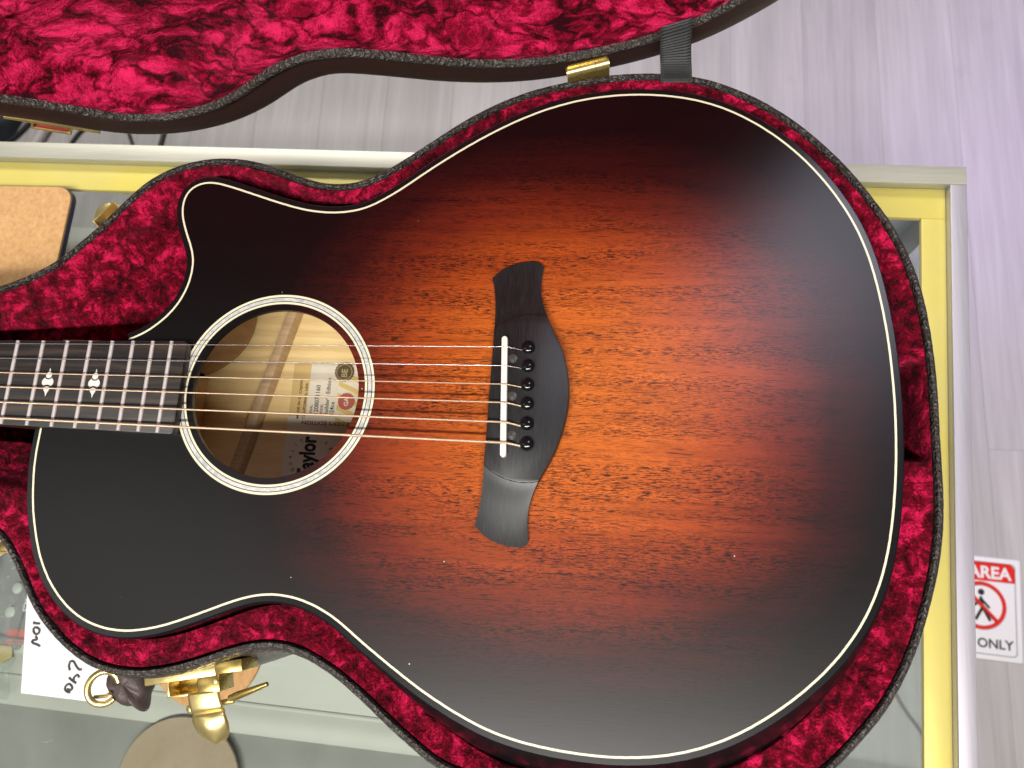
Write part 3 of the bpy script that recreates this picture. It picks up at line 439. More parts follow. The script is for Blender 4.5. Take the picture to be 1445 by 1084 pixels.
# ------------------------------------------------------------------ floor
floor = mesh('floor', [(-2600, -2200, -FLOOR), (3600, -2200, -FLOOR), (3600, 3200, -FLOOR), (-2600, 3200, -FLOOR)], [(0, 1, 2, 3)], M['subfloor'], smooth=False)
tag(floor, 'grey wood-look plank floor below the counter', 'floor', kind='structure')
pw, pl = 152., 1220.
pm = None
for cx in range(-14, 15):
    x0 = 1424 - 5 + cx * pw - 152
    if x0 < -1200 or x0 > 2300: continue
    ph = {0: 587}.get(cx, random.Random(cx).uniform(0, pl))
    for cy in range(-3, 3):
        y0 = ph + cy * pl
        if y0 > 2300 or y0 + pl < -1500: continue
        if pm is None:
            pm = box('plank', -pw / 2 + 650 + .15, pw / 2 + 650 - .15, -pl / 2 + .15, pl / 2 - .15, -FLOOR, -FLOOR + 4, M['plank'], bev=.35, segs=1).data
            bpy.data.objects.remove(bpy.data.objects['plank'])
        o = link(bpy.data.objects.new('plank', pm)); o.location = ((x0 + pw / 2 - 650) * .001, (y0 + pl / 2) * .001, .0005); o.parent = floor

FT = -FLOOR + 5.2     # top of the planks

# ------------------------------------------------------------------ display counter
GZ = -150.            # top of the glass
TX, TY = math.radians(-2.13), math.radians(86.56)
OX, OY = 983.8, 228.9
def cf(v):            # counter frame: a to the right along the back rail, b away along the end rail
    a, b, z = v
    return (OX + a * math.cos(TX) + b * math.cos(TY), OY + a * math.sin(TX) + b * math.sin(TY), z)
counter = empty('display_counter', 600, 0, -FLOOR + 5)
tag(counter, 'glass-topped shop counter with brushed aluminium rails and a gold inner ledge', 'counter')
CL, CD = -1500., -640.
box('rail', CL, 0, -15.5, 0, GZ - 26, GZ + 1.5, M['alu_x'], counter, .7, cf)
box('rail', -12.2, 0, CD, -15.6, GZ - 26, GZ + 1.4, M['alu_y'], counter, .7, cf)
box('rail', CL, 0, CD - 15, CD - .1, GZ - 26, GZ + 1.5, M['alu_x'], counter, .7, cf)
box('rail', CL - 12, CL - .1, CD, -15.6, GZ - 26, GZ + 1.4, M['alu_y'], counter, .7, cf)
box('glass_top', CL + .4, -12.6, CD + .4, -15.9, GZ - 6, GZ, M['glass'], counter, 0, cf)
box('ledge', CL, -12.4, -41, -15.7, GZ - 12, GZ - 7, M['ledge'], counter, .5, cf)
box('ledge', -30.5, -12.4, CD + 1, -41.2, GZ - 12.1, GZ - 7.1, M['ledge'], counter, .5, cf)
box('shelf', CL + 2, -300, -468, -42, -246, -240, M['deck'], counter, .5, cf)
box('shelf_trim', CL + 2, -300, -472, -468.05, -246, -238.9, M['deck'], counter, .8, cf)
box('shelf', CL + 2, -300, -494, -472.2, -248, -242, M['deck'], counter, .5, cf)
box('front_board', CL + 2, -300, CD + 2, -494.4, -252, -246, M['deck_dark'], counter, .5, cf)
box('side_pane', -6, -2, CD, -16, FT + 60, GZ - 27, M['pane'], counter, 0, cf)
box('plinth', CL, 0, CD, CD + 30, FT - 1, FT + 60, M['deck_dark'], counter, 1, cf)
box('plinth', CL, 0, -30, 0, FT - 1, FT + 60, M['deck_dark'], counter, 1, cf)
up = box('upright', -44, -18, -20.5, -18, FT, GZ - 13, M['upright'], counter, .5, cf)
box('upright', -18.2, -15.6, -44, -18.2, FT, GZ - 13, M['upright'], counter, .5, cf)
slotm = None
for k in range(18):
    zz = GZ - 40 - k * 46
    box('slot', -34, -28, -21.2, -20.6, zz - 12, zz, M['ink'], up, 0, cf)

# ------------------------------------------------------------------ things on and in the counter
mat_o = empty('cork_mat', 190, 170, GZ)
tag(mat_o, 'tan cork mat with rounded corners and dark backing, left of the case on the glass', 'mat')
def rrect(x0, x1, y0, y1, r, n=7):
    out = []
    for cx, cy, a in ((x1 - r, y1 - r, 0), (x0 + r, y1 - r, 90), (x0 + r, y0 + r, 180), (x1 - r, y0 + r, 270)):
        for k in range(n + 1):
            th = math.radians(a + 90 * k / n); out.append((cx + r * math.cos(th), cy + r * math.sin(th)))
    return out
mxf = frame(237.4, 212, 0, GZ)
rr_ = [(237.4 + u * .9998 + v * .02, 211.5 + v * .9998 - u * .02) for u, v in rrect(-240, 0, -150, 0, 14)]
prism('backing', rr_, GZ + .2, GZ + 5, M['rubber'], mat_o, .5)
prism('cork_sheet', [(x * .994 + 116 * .006, y * .99 + 136 * .01) for x, y in rr_], GZ + 5.05, GZ + 7, M['cork'], mat_o, .5)

note = empty('paper_note', 300, -180, GZ)
tag(note, 'white paper note with grey marker handwriting, lying on the glass beside the packet', 'note')
mesh('sheet', [(272.1, -207.8, GZ + .4), (345, -210.5, GZ + .4), (352, -110, GZ + .9), (257.5, -105, GZ + .6)], [(0, 1, 2, 3)], M['paper'], note, smooth=False)
def stroke(pts, w):
    tube('pen_stroke', [(x, y, GZ + .55) for x, y in [p[:2] for p in spline([(a, b, 0) for a, b in pts], 5)]], w, M['marker'], note, 6)
for pts in NOTE_STROKES: stroke(pts, .95)

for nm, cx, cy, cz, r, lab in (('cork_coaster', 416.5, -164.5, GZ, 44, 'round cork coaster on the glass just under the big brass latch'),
                               ('cork_coaster', 362, -287, -240, 54, 'pale disc down on the shelf, standing in for the reflection of the cork coaster')):  # second disc added in place of the first coaster's reflection
    o = lathe(nm, cx, cy, [(.1, cz + .3), (r - .6, cz + .3), (r, cz + .9), (r, cz + 2.6), (r - .6, cz + 3.2), (.1, cz + 3.2)], M['cork'] if cz > -200 else M['cork_reflection'], seg=64)
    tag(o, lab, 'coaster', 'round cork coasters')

pk = empty('hardware_packet', 170, -150, -240)
tag(pk, 'clear plastic packet of small metal parts with red-ended lettered strips, under the glass', 'packet')
prism('card', rrect(60, 197, -190, -70, 3, 3), -239.6, -238.4, M['packet_dark'], pk, .2)
for k, (cx, cy) in enumerate(((186, -137), (183.5, -158))):
    lathe('disc', cx, cy, [(.1, -238), (4.2, -238), (4.8, -235), (3.6, -234), (.1, -234)], M['packet_lite'], pk, 20)
def tri_strip(name, x0, x1, y0, y1, mat, z): return box(name, x0, x1, y0, y1, z, z + .5, mat, pk, 0, lambda v: (v[0] - 13 + (v[1] + 180) * .12, v[1], v[2]))
s1 = tri_strip('strip', 197, 206, -172, -110, M['packet_dark'], -236); s2 = tri_strip('strip', 208, 217, -172, -110, M['packet_dark'], -236)
tri_strip('strip_end', 196.6, 206.4, -184.5, -172.2, M['stripe'], -236); tri_strip('strip_end', 207.6, 217.4, -184.5, -172.2, M['stripe'], -236)
text('lettering', 'MACHINES', 9.0, 186.6 + 5.6 + 8, -113, -235.3, -97, M['paper'], pk, bold=.15)
text('lettering', 'TUNING', 9.0, 197.6 + 5.6 + 7, -126, -235.3, -97, M['paper'], pk, bold=.15)
text('lettering', 'S', 18, 204, -138, -234.9, -97, M['orange'], pk, bold=.1)
tube('rod', [(60, -176, -234), (197, -181, -234), (240, -182.5, -234)], 1.8, M['rod'], pk)
prism('tan_tab', [(150, -186), (190, -187), (192, -196), (184, -201), (172, -199), (150, -197)], -239, -237, M['tan_card'], pk, .3)
n = 26; V = []
for i in range(n):
    for j in range(n):
        x, y = 58 + 142 * i / (n - 1), -230 + 170 * j / (n - 1)
        V.append((x, y, -231 + 4.5 * noise.noise(Vector((x * .06, y * .06, 3))) + 3 * noise.noise(Vector((x * .15, y * .15, 8)))))
mesh('film', V, grid_faces(n, n, False), M['film'], pk)

card = prism('white_card', [(1258, -118), (1303, -121), (1297, -176), (1252, -172)], FT + .1, FT + 1.2, M['sign_white'])
tag(card, 'small white card on the floor seen through the end of the glass top', 'card')

sign = empty('floor_sign', 1395, -120, FT)
tag(sign, 'white floor sign with a red banner and crossed-out walker beside the counter end', 'sign')
sxf = frame(1384, -119.5, 4.4 - 90, FT)     # local: t down the sheet, n to the left; wrapped below
def sg(v):
    c, s = math.cos(math.radians(-3.5)), math.sin(math.radians(-3.5))
    return (1383 + v[0] * c - v[1] * s, -119.5 + v[0] * s + v[1] * c, FT + v[2])
prism('panel', rrect(-74, 66, -88, 88, 3, 3), .2, 2.2, M['sign_white'], sign, .4, xf=sg)
tube('border_line', [(x, y, 2.35) for x, y in rrect(-66, 57, -79, 79, 7, 5)], .55, M['ink'], sign, 6, True, sg)
bn = [(-65, 46), (56.5, 46), (56.5, 70), (54, 76), (49, 78.5), (-58, 78.5), (-63, 76), (-65, 70)]
prism('banner', bn, 2.3, 2.6, M['sign_red'], sign, xf=sg)
text('lettering', 'AREA', 29, 50, 51.5, 2.75, 0, M['sign_white'], sign, sg, bold=.9, align='RIGHT')
text('lettering', 'ONLY', 22, 51, -68, 2.5, 0, M['ink'], sign, sg, bold=.5, align='RIGHT')
circ = [(38 * math.cos(math.radians(a)), 3 + 38 * math.sin(math.radians(a)), 2.6) for a in range(0, 360, 8)]
tube('prohibition_ring', circ, 3.6, M['sign_red'], sign, 6, True, sg)
tube('prohibition_bar', [(-27, 30, 3.), (27, -24, 3.)], 3.6, M['sign_red'], sign, 6, False, sg)
lathe('figure', 0, 26, [(.1, 2.3), (5.5, 2.3), (5.5, 2.6), (.1, 2.6)], M['ink'], sign, 16, sg)
tube('figure', [(-1, 18, 2.4), (2, 0, 2.4), (14, -22, 2.4)], 2.6, M['ink'], sign, 6, False, sg)
tube('figure', [(2, 0, 2.4), (-10, -22, 2.4)], 2.6, M['ink'], sign, 6, False, sg)
tube('figure', [(0, 14, 2.4), (13, 0, 2.4)], 2.2, M['ink'], sign, 6, False, sg)
tube('figure', [(0, 14, 2.4), (-12, 2, 2.4)], 2.2, M['ink'], sign, 6, False, sg)

tag(tube('cable', spline([(1205, -215, FT + 3), (1236, -288, FT + 3), (1268, -335, FT + 3), (1291, -376, FT + 3), (1315, -470, FT + 3), (1290, -600, FT + 3)]), 3., M['cable']), 'thin dark cable on the floor under the right end of the glass', 'cable')
cab = [([(-740, 800), (-690, 830), (-640, 900), (-600, 990), (-640, 1080)], 5, 'cable', 'thick black cable looping out beside the dark bag on the floor'),
       ([(-560, 770), (-520, 850), (-440, 880), (-400, 830), (-372, 760)], 4, 'cable', 'black cable arching in a loop on the floor below the lid catch'),
       ([(-330, 740), (-318, 820), (-316, 900), (-335, 1000)], 5, 'cable', 'black cable running straight back on the floor, rightmost of the cables'),
       ([(-640, 770), (-610, 850), (-560, 940), (-560, 1050)], 11, 'pale_cable', 'fat pale hose on the floor behind the lid catch')]
for pts, r, m_, lab in cab:
    tag(tube('cable', spline([(x, y, FT + r) for x, y in pts], 10), r, M[m_]), lab, 'cable', 'cables on the floor')
n, m_ = 28, 14; V = []
for i in range(n):
    th = 2 * math.pi * i / n
    for j in range(m_):
        ph = math.pi / 2 * j / (m_ - 1)
        r = 1 + .16 * noise.noise(Vector((math.cos(th) * 2, math.sin(th) * 2, ph * 2)))
        V.append((-830 + 150 * r * math.cos(th) * max(0, math.cos(ph)) ** .6, 885 + 120 * r * math.sin(th) * max(0, math.cos(ph)) ** .6, FT + 70 * r * math.sin(ph) ** .7))
tag(mesh('cloth_bag', V, grid_faces(n, m_, True), M['bag']), 'slumped dark charcoal bag on the floor behind the counter', 'bag')

# ------------------------------------------------------------------ guitar case
case = empty('guitar_case', 500, 0, GZ)
tag(case, 'open dark leather guitar case lined in crimson crushed velvet, lid standing upright', 'guitar case')
RIM = np.array(RIM_PTS)
NR = normals(RIM, True)
GAPS = (-24, 34)                 # a break in the padding at the tail, in y
ZR = -12.
# rim roll and outer shell
def roll(i):
    s = .9 * noise.noise(Vector((RIM[i][0] * .02, RIM[i][1] * .02, 2))) + .25 * noise.noise(Vector((RIM[i][0] * .12, RIM[i][1] * .12, 5)))
    return [(-1.0, ZR - 9), (-.7, ZR - 4), (.2, ZR - 1.2), (1.6, ZR + .4 + s * .4), (3.4, ZR + .1 + s * .5), (5.4 + s * .4, ZR - 1.8), (7.0 + s * .5, ZR - 4.6), (8.0 + s * .5, ZR - 7.4), (8.1 + s * .5, ZR - 9.6), (7.0, ZR - 11)]
RF = np.array(spline([(x, y, 0) for x, y in RIM[::2]], 8, True))[:, :2]
NF = normals(RF, True)
_R, RIMs = RIM, RIM
def rollf(i):
    x, y = RF[i]
    s = .9 * noise.noise(Vector((x * .02, y * .02, 2))) + .3 * noise.noise(Vector((x * .25, y * .25, 5)))
    w = .35 * noise.noise(Vector((x * .8, y * .8, 9)))
    return [(1.4, ZR - 6), (1.0, ZR - 3.2), (1.1, ZR - 1.4), (1.9, ZR + .1 + s * .3 + w * .6), (3.3, ZR + .2 + s * .4 - w * .6), (4.7 + s * .4, ZR - 1.0 + w * .4), (6.1 + s * .5, ZR - 3.9 - w * .4), (7.1 + s * .5, ZR - 7.4 + w * .5), (7.2 + s * .5, ZR - 9.6), (6.6, ZR - 11)]
sweep('rim', RF, rollf, M['leather'], case, N=NF)
sweep('shell', RIM, [(6.8, ZR - 9.5), (8.8, ZR - 22), (12.5, ZR - 45), (14, ZR - 70), (14, ZR - 95), (12.5, ZR - 120), (8, GZ + 1.2), (2, GZ + .4)], M['shell'], case)
mesh('base_panel', [(x + NR[i][0] * 2, y + NR[i][1] * 2, GZ + .45) for i, (x, y) in enumerate(RIM)], [tuple(range(len(RIM)))], M['shell'], case, smooth=False)

# guitar outlines, needed for the padding
PU = np.array(PURF_PTS); NP = normals(PU, False)
npu = len(PU); arc = np.r_[0, np.cumsum(np.hypot(*np.diff(PU, axis=0).T))]
i0 = int(np.argmin(np.hypot(PU[:, 0] - 858, PU[:, 1] + 72))); i1 = int(np.argmin(np.hypot(PU[:, 0] - 560, PU[:, 1] + 127)))
ARM = np.zeros(npu)
for i in range(i0, i1 + 1):
    u = (arc[i] - arc[i0]) / (arc[i1] - arc[i0]); ARM[i] = ss(0, .38, u) * (1 - ss(.62, 1, u))
SIDE = 5.0 + 11.5 * ARM
BODY = PU + NP * SIDE[:, None]
def fbh(x): return 20.6 + .0181 * x            # half width of the fretboard
# closed curve round body and neck that the padding comes up to
neckT = [(x, fbh(x) + 2.5) for x in (-190, -150, -90, -40, 20, 80, 140, 200, 250, 300, 340, 375, 398)]
neckT[0] = (-190, 34); neckT[1] = (-150, 36); neckT[2] = (-90, 34)
neckB = [(x, -fbh(x) - 2.5) for x in (352, 320, 280, 220, 150, 80, 20, -40, -90, -150, -190)]
neckB[-1] = (-190, -34); neckB[-2] = (-150, -36); neckB[-3] = (-90, -34)
Gc = np.array([tuple(p) for p in neckT] + [tuple(p + nn * 1.2) for p, nn in zip(BODY[2:-1], NP[2:-1])] + neckB)
def arcpar(C):
    s = np.r_[0, np.cumsum(np.hypot(*np.diff(C, axis=0).T))]; return s
sG = arcpar(Gc)
def sG_at(x, y): return sG[int(np.argmin(np.hypot(Gc[:, 0] - x, Gc[:, 1] - y)))]
k0 = int(np.argmin(np.hypot(RIM[:, 0] + 232, RIM[:, 1] - 30)))
Rr = np.roll(RIM, -k0, 0); sR = arcpar(Rr)
def sR_at(x, y): return sR[int(np.argmin(np.hypot(Rr[:, 0] - x, Rr[:, 1] - y)))]
keys = [((-232, 30), (-190, 34)), ((-90, 68), (-90, 34)), ((60, 51), (60, 24)), ((250, 57), (250, 27)), ((306, 65), (318, 29)), ((341, 81), (398, 29)), ((358, 97), (430, 38)), ((384, 127), (440, 72)),
        ((402, 146), (428, 112)), ((415, 153), (428, 128)), ((430, 158), (435, 139)), ((452, 158), (452, 143)), ((497, 146), (499, 128)), ((532, 138), (535, 122)), ((569, 153), (576, 137)), ((635, 197), (634, 178)), ((714, 217), (714, 202)),
        ((816, 183), (820, 162)), ((870, 113), (853, 113)), ((888, 19), (869, 14)), ((887, -45), (866, -45)), ((858, -144), (836, -130)), ((725, -218), (722, -203)), ((627, -200), (620, -176)),
        ((553, -150), (556, -131)), ((530, -141), (530, -122)), ((440, -163), (437, -147)), ((384, -140), (384, -120)), ((361, -111), (364, -85)), ((340, -87), (359, -60)), ((310, -78), (357, -35)), ((290, -72), (340, -29)), ((170, -56), (170, -26)), ((60, -53), (60, -24)), ((-90, -68), (-90, -34)), ((-228, -40), (-190, -34))]
kr = np.array([sR_at(*a) for a, b in keys]); kg = np.array([sG_at(*b) for a, b in keys])
kr = np.maximum.accumulate(kr); kg = np.maximum.accumulate(kg)
step = 1.9; ns = int(sR[-1] / step); V = []; MM = 26
U = np.linspace(kr[0], kr[-1], ns)
Ax, Ay = np.interp(U, sR, Rr[:, 0]), np.interp(U, sR, Rr[:, 1]); Ug = np.interp(U, kr, kg)
Bx, By = np.interp(Ug, sG, Gc[:, 0]), np.interp(Ug, sG, Gc[:, 1])
def vel(x, y, z, amp, k=1.):
    p = Vector((x * .05 * k, y * .05 * k, z * .05 * k)); w = noise.noise_vector(p * .8) * .9
    a = noise.noise(p + w) * 1.0 + noise.noise((p + w) * 2.3 + Vector((7, 3, 1))) * .55 + noise.noise((p + w) * 5.1) * .28
    r = 1 - abs(noise.noise(p * 1.3 + w * 1.4 + Vector((3, 9, 4)))) * 2.2
    return amp * (a + .7 * max(0, r) - .3)
for i in range(ns):
    ax_, ay_, bx_, by_ = Ax[i], Ay[i], Bx[i], By[i]; w = math.hypot(bx_ - ax_, by_ - ay_)
    gap = ss(GAPS[0] - .5, GAPS[0] + 1.5, ay_) * (1 - ss(GAPS[1] - 1.5, GAPS[1] + .5, ay_)) if ax_ > 870 else 0.
    for j in range(MM):
        t = j / (MM - 1); d = w * t
        x, y = ax_ + (bx_ - ax_) * t, ay_ + (by_ - ay_) * t
        far = ss(60, 130, ay_) * (1 - ss(740, 830, ax_)) if ax_ > 415 else 0.
        drop = 1.6 + 4.6 * ss(0, 16, d) + far * 15 * ss(2, 13, d) + (max(0, d - 17) * .92 if w > 34 else 0.) * ss(17, 30, d)
        drop = min(drop, 92) + gap * 48 * ss(0, .4, t)
        edge = ss(0, 5, d) * (1 if w > 34 else ss(0, 2.5, w - d) * .7 + .3)
        z = ZR - drop + vel(x, y, 0, 1.5 + (1.6 * ss(20, 60, d) if w > 34 else 0), 1.25) * edge
        V.append((x, y, max(z, -117)))
    V.append((bx_, by_, -118.5))
mm = MM + 1
sweepF = grid_faces(ns, mm, False)
mesh('lining', V, sweepF, M['velvet'], case, angle=80)
mesh('lining_floor', [(x - NR[i][0] * 3, y - NR[i][1] * 3, -118.4) for i, (x, y) in enumerate(RIM)], [tuple(range(len(RIM)))], M['velvet'], case, smooth=False)

# lid: the same outline turned up about the hinge line
HY, HPHI, HAL, HZ = 230., math.radians(10), math.radians(86), -12.
_ax = Vector((math.cos(HPHI), math.sin(HPHI), 0)); _o = Vector((700, HY, HZ)); _rm = Matrix.Rotation(-HAL, 3, _ax)
def lidx(v): return tuple(_o + _rm @ (Vector(v) - _o))
lid = bpy.data.objects.new('lid', None); link(lid); lid.empty_display_size = .02; setparent(lid, case); lid['label'] = 'upright lid with crimson velvet inside and a smooth brown edge'
def mk(fn, *a, **k):
    o = fn(*a, **k); return o
def lrim(i):
    x, y = RF[i]; w = .35 * noise.noise(Vector((x * .8, y * .8, 4))); s = .5 * noise.noise(Vector((x * .03, y * .03, 7)))
    return [(-.6, ZR + 6), (-.3, ZR + .5), (.6, ZR - 1.6 + w), (1.9, ZR - 2.4 - w + s), (3.4, ZR - 2.2 + w + s), (4.8, ZR - 1.2), (5.4, ZR + .2)]
LP = sweep('lid_rim', RF, lrim, M['leather'], None, N=NF, xf=lidx)
LFl = sweep('lid_edge', RIM, [(5.0, ZR + .3), (8, ZR + .1), (15, ZR + .0), (22.5, ZR + .2), (24.6, ZR + 1.0), (25.6, ZR + 2.6), (25.6, ZR + 14), (24, ZR + 40), (14, ZR + 54), (2, ZR + 60)], M['flange'], None, xf=lidx)
LTop = mesh('lid_back', [(x + NR[i][0] * 2, y + NR[i][1] * 2, ZR + 60) for i, (x, y) in enumerate(RIM)], [tuple(range(len(RIM)))], M['shell'], None, smooth=False, xf=lidx)
# lid lining: a shallow dish
RL = np.array(spline([(x, y, 0) for x, y in RIM[::2]], 6, True))[:, :2]; V = []
ML = 60
for x0, y0 in RL:
    mx = min(max(x0, -150), 640); my = 0.
    w = math.hypot(mx - x0, my - y0)
    for j in range(ML):
        t = (j / (ML - 1)) ** 1.25; d = w * t
        x, y = x0 + (mx - x0) * t, y0 + (my - y0) * t
        h = 1.5 + 26 * ss(2, 30, d) + 10 * ss(30, 120, d)
        e = ss(0, 10, d)
        p = Vector((x * .020, y * .045, 1)); ww = noise.noise_vector(p * 1.1) * .8
        fold = (1 - abs(noise.noise(p + ww)) * 2.4); fold = max(0, fold)
        h += e * (-4.5 * fold + vel(x * .8, y * 1.1, 40, 2.0, 1.0))
        V.append((x, y, ZR + h))
LL = mesh('lid_lining', V, grid_faces(len(RL), ML, True), M['velvet_lid'], None, xf=lidx, angle=80)
for o in (LP, LFl, LTop, LL): setparent(o, lid)
# lid catch plate near the upper bout
ic = int(np.argmin(np.hypot(RIM[:, 0] - 377, RIM[:, 1] - 117)))
tdir = math.degrees(math.atan2(NR[ic][1], NR[ic][0])) - 90
cx_, cy_ = RIM[ic] + NR[ic] * 25.6
fr_ = frame(cx_, cy_, tdir + 180)       # t along the edge, n outward
lx = lambda v: lidx(fr_(v))
catch = mk(box, 'catch_plate', -27, 27, -.2, 2.4, ZR + .5, ZR + 16, M['gold'], None, .3, lx)
c2 = mk(box, 'catch_box', -11, 12, 9.2, 10.8, ZR + 1, ZR + 14, M['gold'], None, .3, lx)
c3 = mk(box, 'catch_box', -11, -9.6, 2.2, 9.3, ZR + 1, ZR + 14, M['gold'], None, .2, lx)
c4 = mk(box, 'catch_box', 10.6, 12, 2.2, 9.3, ZR + 1, ZR + 14, M['gold'], None, .2, lx)
c5 = mk(box, 'catch_pad', -9, 10, 7.4, 9.1, ZR + 2, ZR + 13, M['catch_red'], None, .2, lx)
c6 = mk(box, 'catch_box', -9.6, 10.6, 2.4, 9.1, ZR + 13, ZR + 14, M['gold_dark'], None, .1, lx)
for o in (catch, c2, c3, c4, c5, c6): setparent(o, lid)

# hinge
hx = frame(690.5, 222.6, 14.9)
hg = mk(tube, 'hinge', [(-14, -1.5, -9.5), (-4.8, -1.5, -9.5)], 3.6, M['gold'], case, 16, False, hx)
tube('hinge', [(-4.6, -1.5, -9.5), (5.0, -1.5, -9.5)], 3.4, M['gold'], case, 16, False, hx)
tube('hinge', [(5.2, -1.5, -9.5), (14, -1.5, -9.5)], 3.6, M['gold'], case, 16, False, hx)
box('hinge_leaf', -14, 14, .2, 1.6, -28, -10, M['gold_dark'], case, .3, hx)
box('hinge_leaf', -13, 13, -3.6, -2.4, -9, -4.5, M['gold_dark'], case, .3, hx)

# webbing stay between rim and lid
V = []; ns_ = 60
sp = spline([(747, 214.5, -16), (747, 216.2, -11.2), (746.8, 219.5, -8.6), (746, 223, -3), (745, 225, 6), (744.2, 226.2, 16), (743.5, 227.5, 27)], 9)
for i, (x, y, z) in enumerate(sp):
    rib = .6 * (i % 2)
    for j in range(7):
        u = (-10 + 20 * j / 6) * (1 - .0022 * (z + 12))
        V.append((x + u, y - rib * (0 if j in (0, 6) else 1) + (u * .176 * ss(-6, 10, z)), z + rib * .5 + u * .22 * ss(-4, 24, z) - u * .03))
mesh('stay_strap', V, grid_faces(len(sp), 7, False), M['web'], case, smooth=False)

# brass latch at the waist
lf = frame(471.5, -164.8, 11.5, 0)
LT = empty('latch', 473, -164, -30); LT.location = (0, 0, 0); setparent(LT, case); LT['label'] = 'open brass draw latch with its tongue hanging out'
def lat(*a, **k):
    o = a[0](*a[1:], **k); setparent(o, LT); return o
lat(box, 'latch_plate', -30, 14, -4, 3.6, -46, -23, M['gold'], None, 1.0, lf)
lat(box, 'latch_plate', 14.4, 31, -4, 3.0, -44, -21, M['gold_dark'], None, .8, lf)
lat(box, 'keeper', -17, 2, 11, 12.3, -40, -25, M['gold'], None, .3, lf)
lat(box, 'keeper', -17, -15.8, 3.4, 11.2, -40, -25, M['gold'], None, .3, lf)
lat(box, 'keeper', -15.8, 2, 3.4, 11, -40, -37, M['gold_dark'], None, .3, lf)
lat(box, 'lever_root', 2.3, 16, 3.2, 12.6, -42, -23, M['gold_dark'], None, .8, lf)
lat(lathe, 'rivet', 14, 6.5, [(.1, -22.8), (1.5, -22.8), (1.2, -22.2), (.1, -22)], M['gold'], None, 12, lf)
V = []; nr, nc = 26, 13
for i in range(nr):
    v = i / (nr - 1); nn = 11.5 + 28.5 * v
    hw = 9.2 + .5 * ss(.3, .6, v); hw *= math.sqrt(max(0, 1 - max(0, (v - .5) / .5) ** 2.6)) if v > .5 else 1
    for j in range(nc):
        u = -1 + 2 * j / (nc - 1)
        z = -25 + 3.2 * (1 - u * u) * (.35 + .9 * ss(.3, .75, v)) - 1.6 * math.exp(-((v - .40) / .05) ** 2) - 9 * v * v
        V.append((5.5 + u * max(hw, .2) + 3.5 * v, nn, z))
ton = lat(mesh, 'tongue', V, grid_faces(nr, nc, False), M['gold'], None, True, lf, 60)
sol = ton.modifiers.new('thick', 'SOLIDIFY'); sol.thickness = .0014; sol.offset = -1
lat(tube, 'key_lever', [(19, 17.5, -29), (24, 16.5, -28), (36, 14, -26), (44, 12.2, -25)], [2.0, 2.4, 1.8, 1.3], M['gold_dark'], None, 12, False, lf)
lat(tube, 'pivot', [(-4, 20, -30), (21, 19, -30)], 1.7, M['gold'], None, 12, False, lf)
lat(lathe, 'nut', -4.5, 20, [(.1, -33), (2.8, -33), (2.8, -27.5), (1.4, -26.5), (.1, -26.5)], M['gold'], None, 8, lf)

# handle end with its brass ring
HD = empty('handle', 420, -176, -40); HD.location = (0, 0, 0); setparent(HD, case); HD['label'] = 'folded brown leather handle end hanging from a brass loop'
n, m_ = 30, 16; V = []
out_ = spline([(412, -166, 0), (424, -166, 0), (434, -168, 0), (438.5, -176, 0), (437.5, -184, 0), (437, -192, 0), (433, -188, 0), (427, -189.5, 0), (419, -186, 0), (412, -178, 0)], 3, True)
cx_, cy_ = 425., -176.
for (x, y, _) in out_:
    for j in range(m_):
        ph = -math.pi / 2 + math.pi * j / (m_ - 1)
        c = max(0., math.cos(ph)) ** .55
        z = -44 + 11 * math.sin(ph) + 1.8 * noise.noise(Vector(((cx_ + (x - cx_) * c) * .16, (cy_ + (y - cy_) * c) * .16, 1.7))) - 3.0 * math.exp(-((((x - cx_) * .45 + (y - cy_) * .9) * c + 1) / 2.0) ** 2) * (1 if j > 8 else 0)
        V.append((cx_ - 3 + (x - cx_) * c, cy_ + (y - cy_) * c, z))
h_ = mesh('handle_leather', V, grid_faces(len(out_), m_, True), leather_mat('handle_leather', (.075, .052, .048), .5, 600, .3, .0005), None)
setparent(h_, HD)
ring = []
for a in range(20, 330, 10):
    th = math.radians(a); ring.append((411.5 + 7.6 * math.cos(th), -178.5 + 9.4 * math.sin(th), -33 - 4 * math.cos(th)))
r_ = tube('loop', spline(ring, 2), 1.9, M['gold'], None, 12); setparent(r_, HD)
r_ = tube('loop_pin', [(405, -184.5, -36), (414, -183, -33), (417, -181, -32)], 1.1, M['gold'], None, 10); setparent(r_, HD)

# small catch on the rim beside the cork mat, and the one at the left edge
for (rx, ry, sgn) in ((375, 115, 1), (330, -83, 0)):
    i = int(np.argmin(np.hypot(RIM[:, 0] - rx, RIM[:, 1] - ry)))
    bx0, by0 = RIM[i] + NR[i] * 8.5
    f2 = frame(bx0, by0, math.degrees(math.atan2(NR[i][1], NR[i][0])) + 90)
    K = empty('side_catch', rx, ry, -30); K.location = (0, 0, 0); setparent(K, case)
    z0, z1 = ZR - 22, ZR - 7
    ps = [box('catch_back', -12, 12, -.5, 1.0, z0, z1, M['gold'], None, .3, f2), box('catch_front', -10, 10, 7.4, 8.6, z0, z1, M['gold'], None, .3, f2),
          box('catch_end', -10, -8.8, 1, 7.4, z0, z1, M['gold'], None, .2, f2), box('catch_end', 8.8, 10, 1, 7.4, z0, z1, M['gold'], None, .2, f2),
          box('catch_bottom', -8.8, 8.8, 1, 7.4, z0, z0 + 3, M['gold_dark'], None, .2, f2)]
    dm = [(8.2 * math.cos(math.radians(a)), 8.6 + 6.5 * math.sin(math.radians(a))) for a in range(0, 181, 15)]
    ps.append(prism('catch_tongue', dm, z0 + 2, z1 - 2, M['gold'], None, 1.2, xf=f2))
    for o in ps: setparent(o, K)

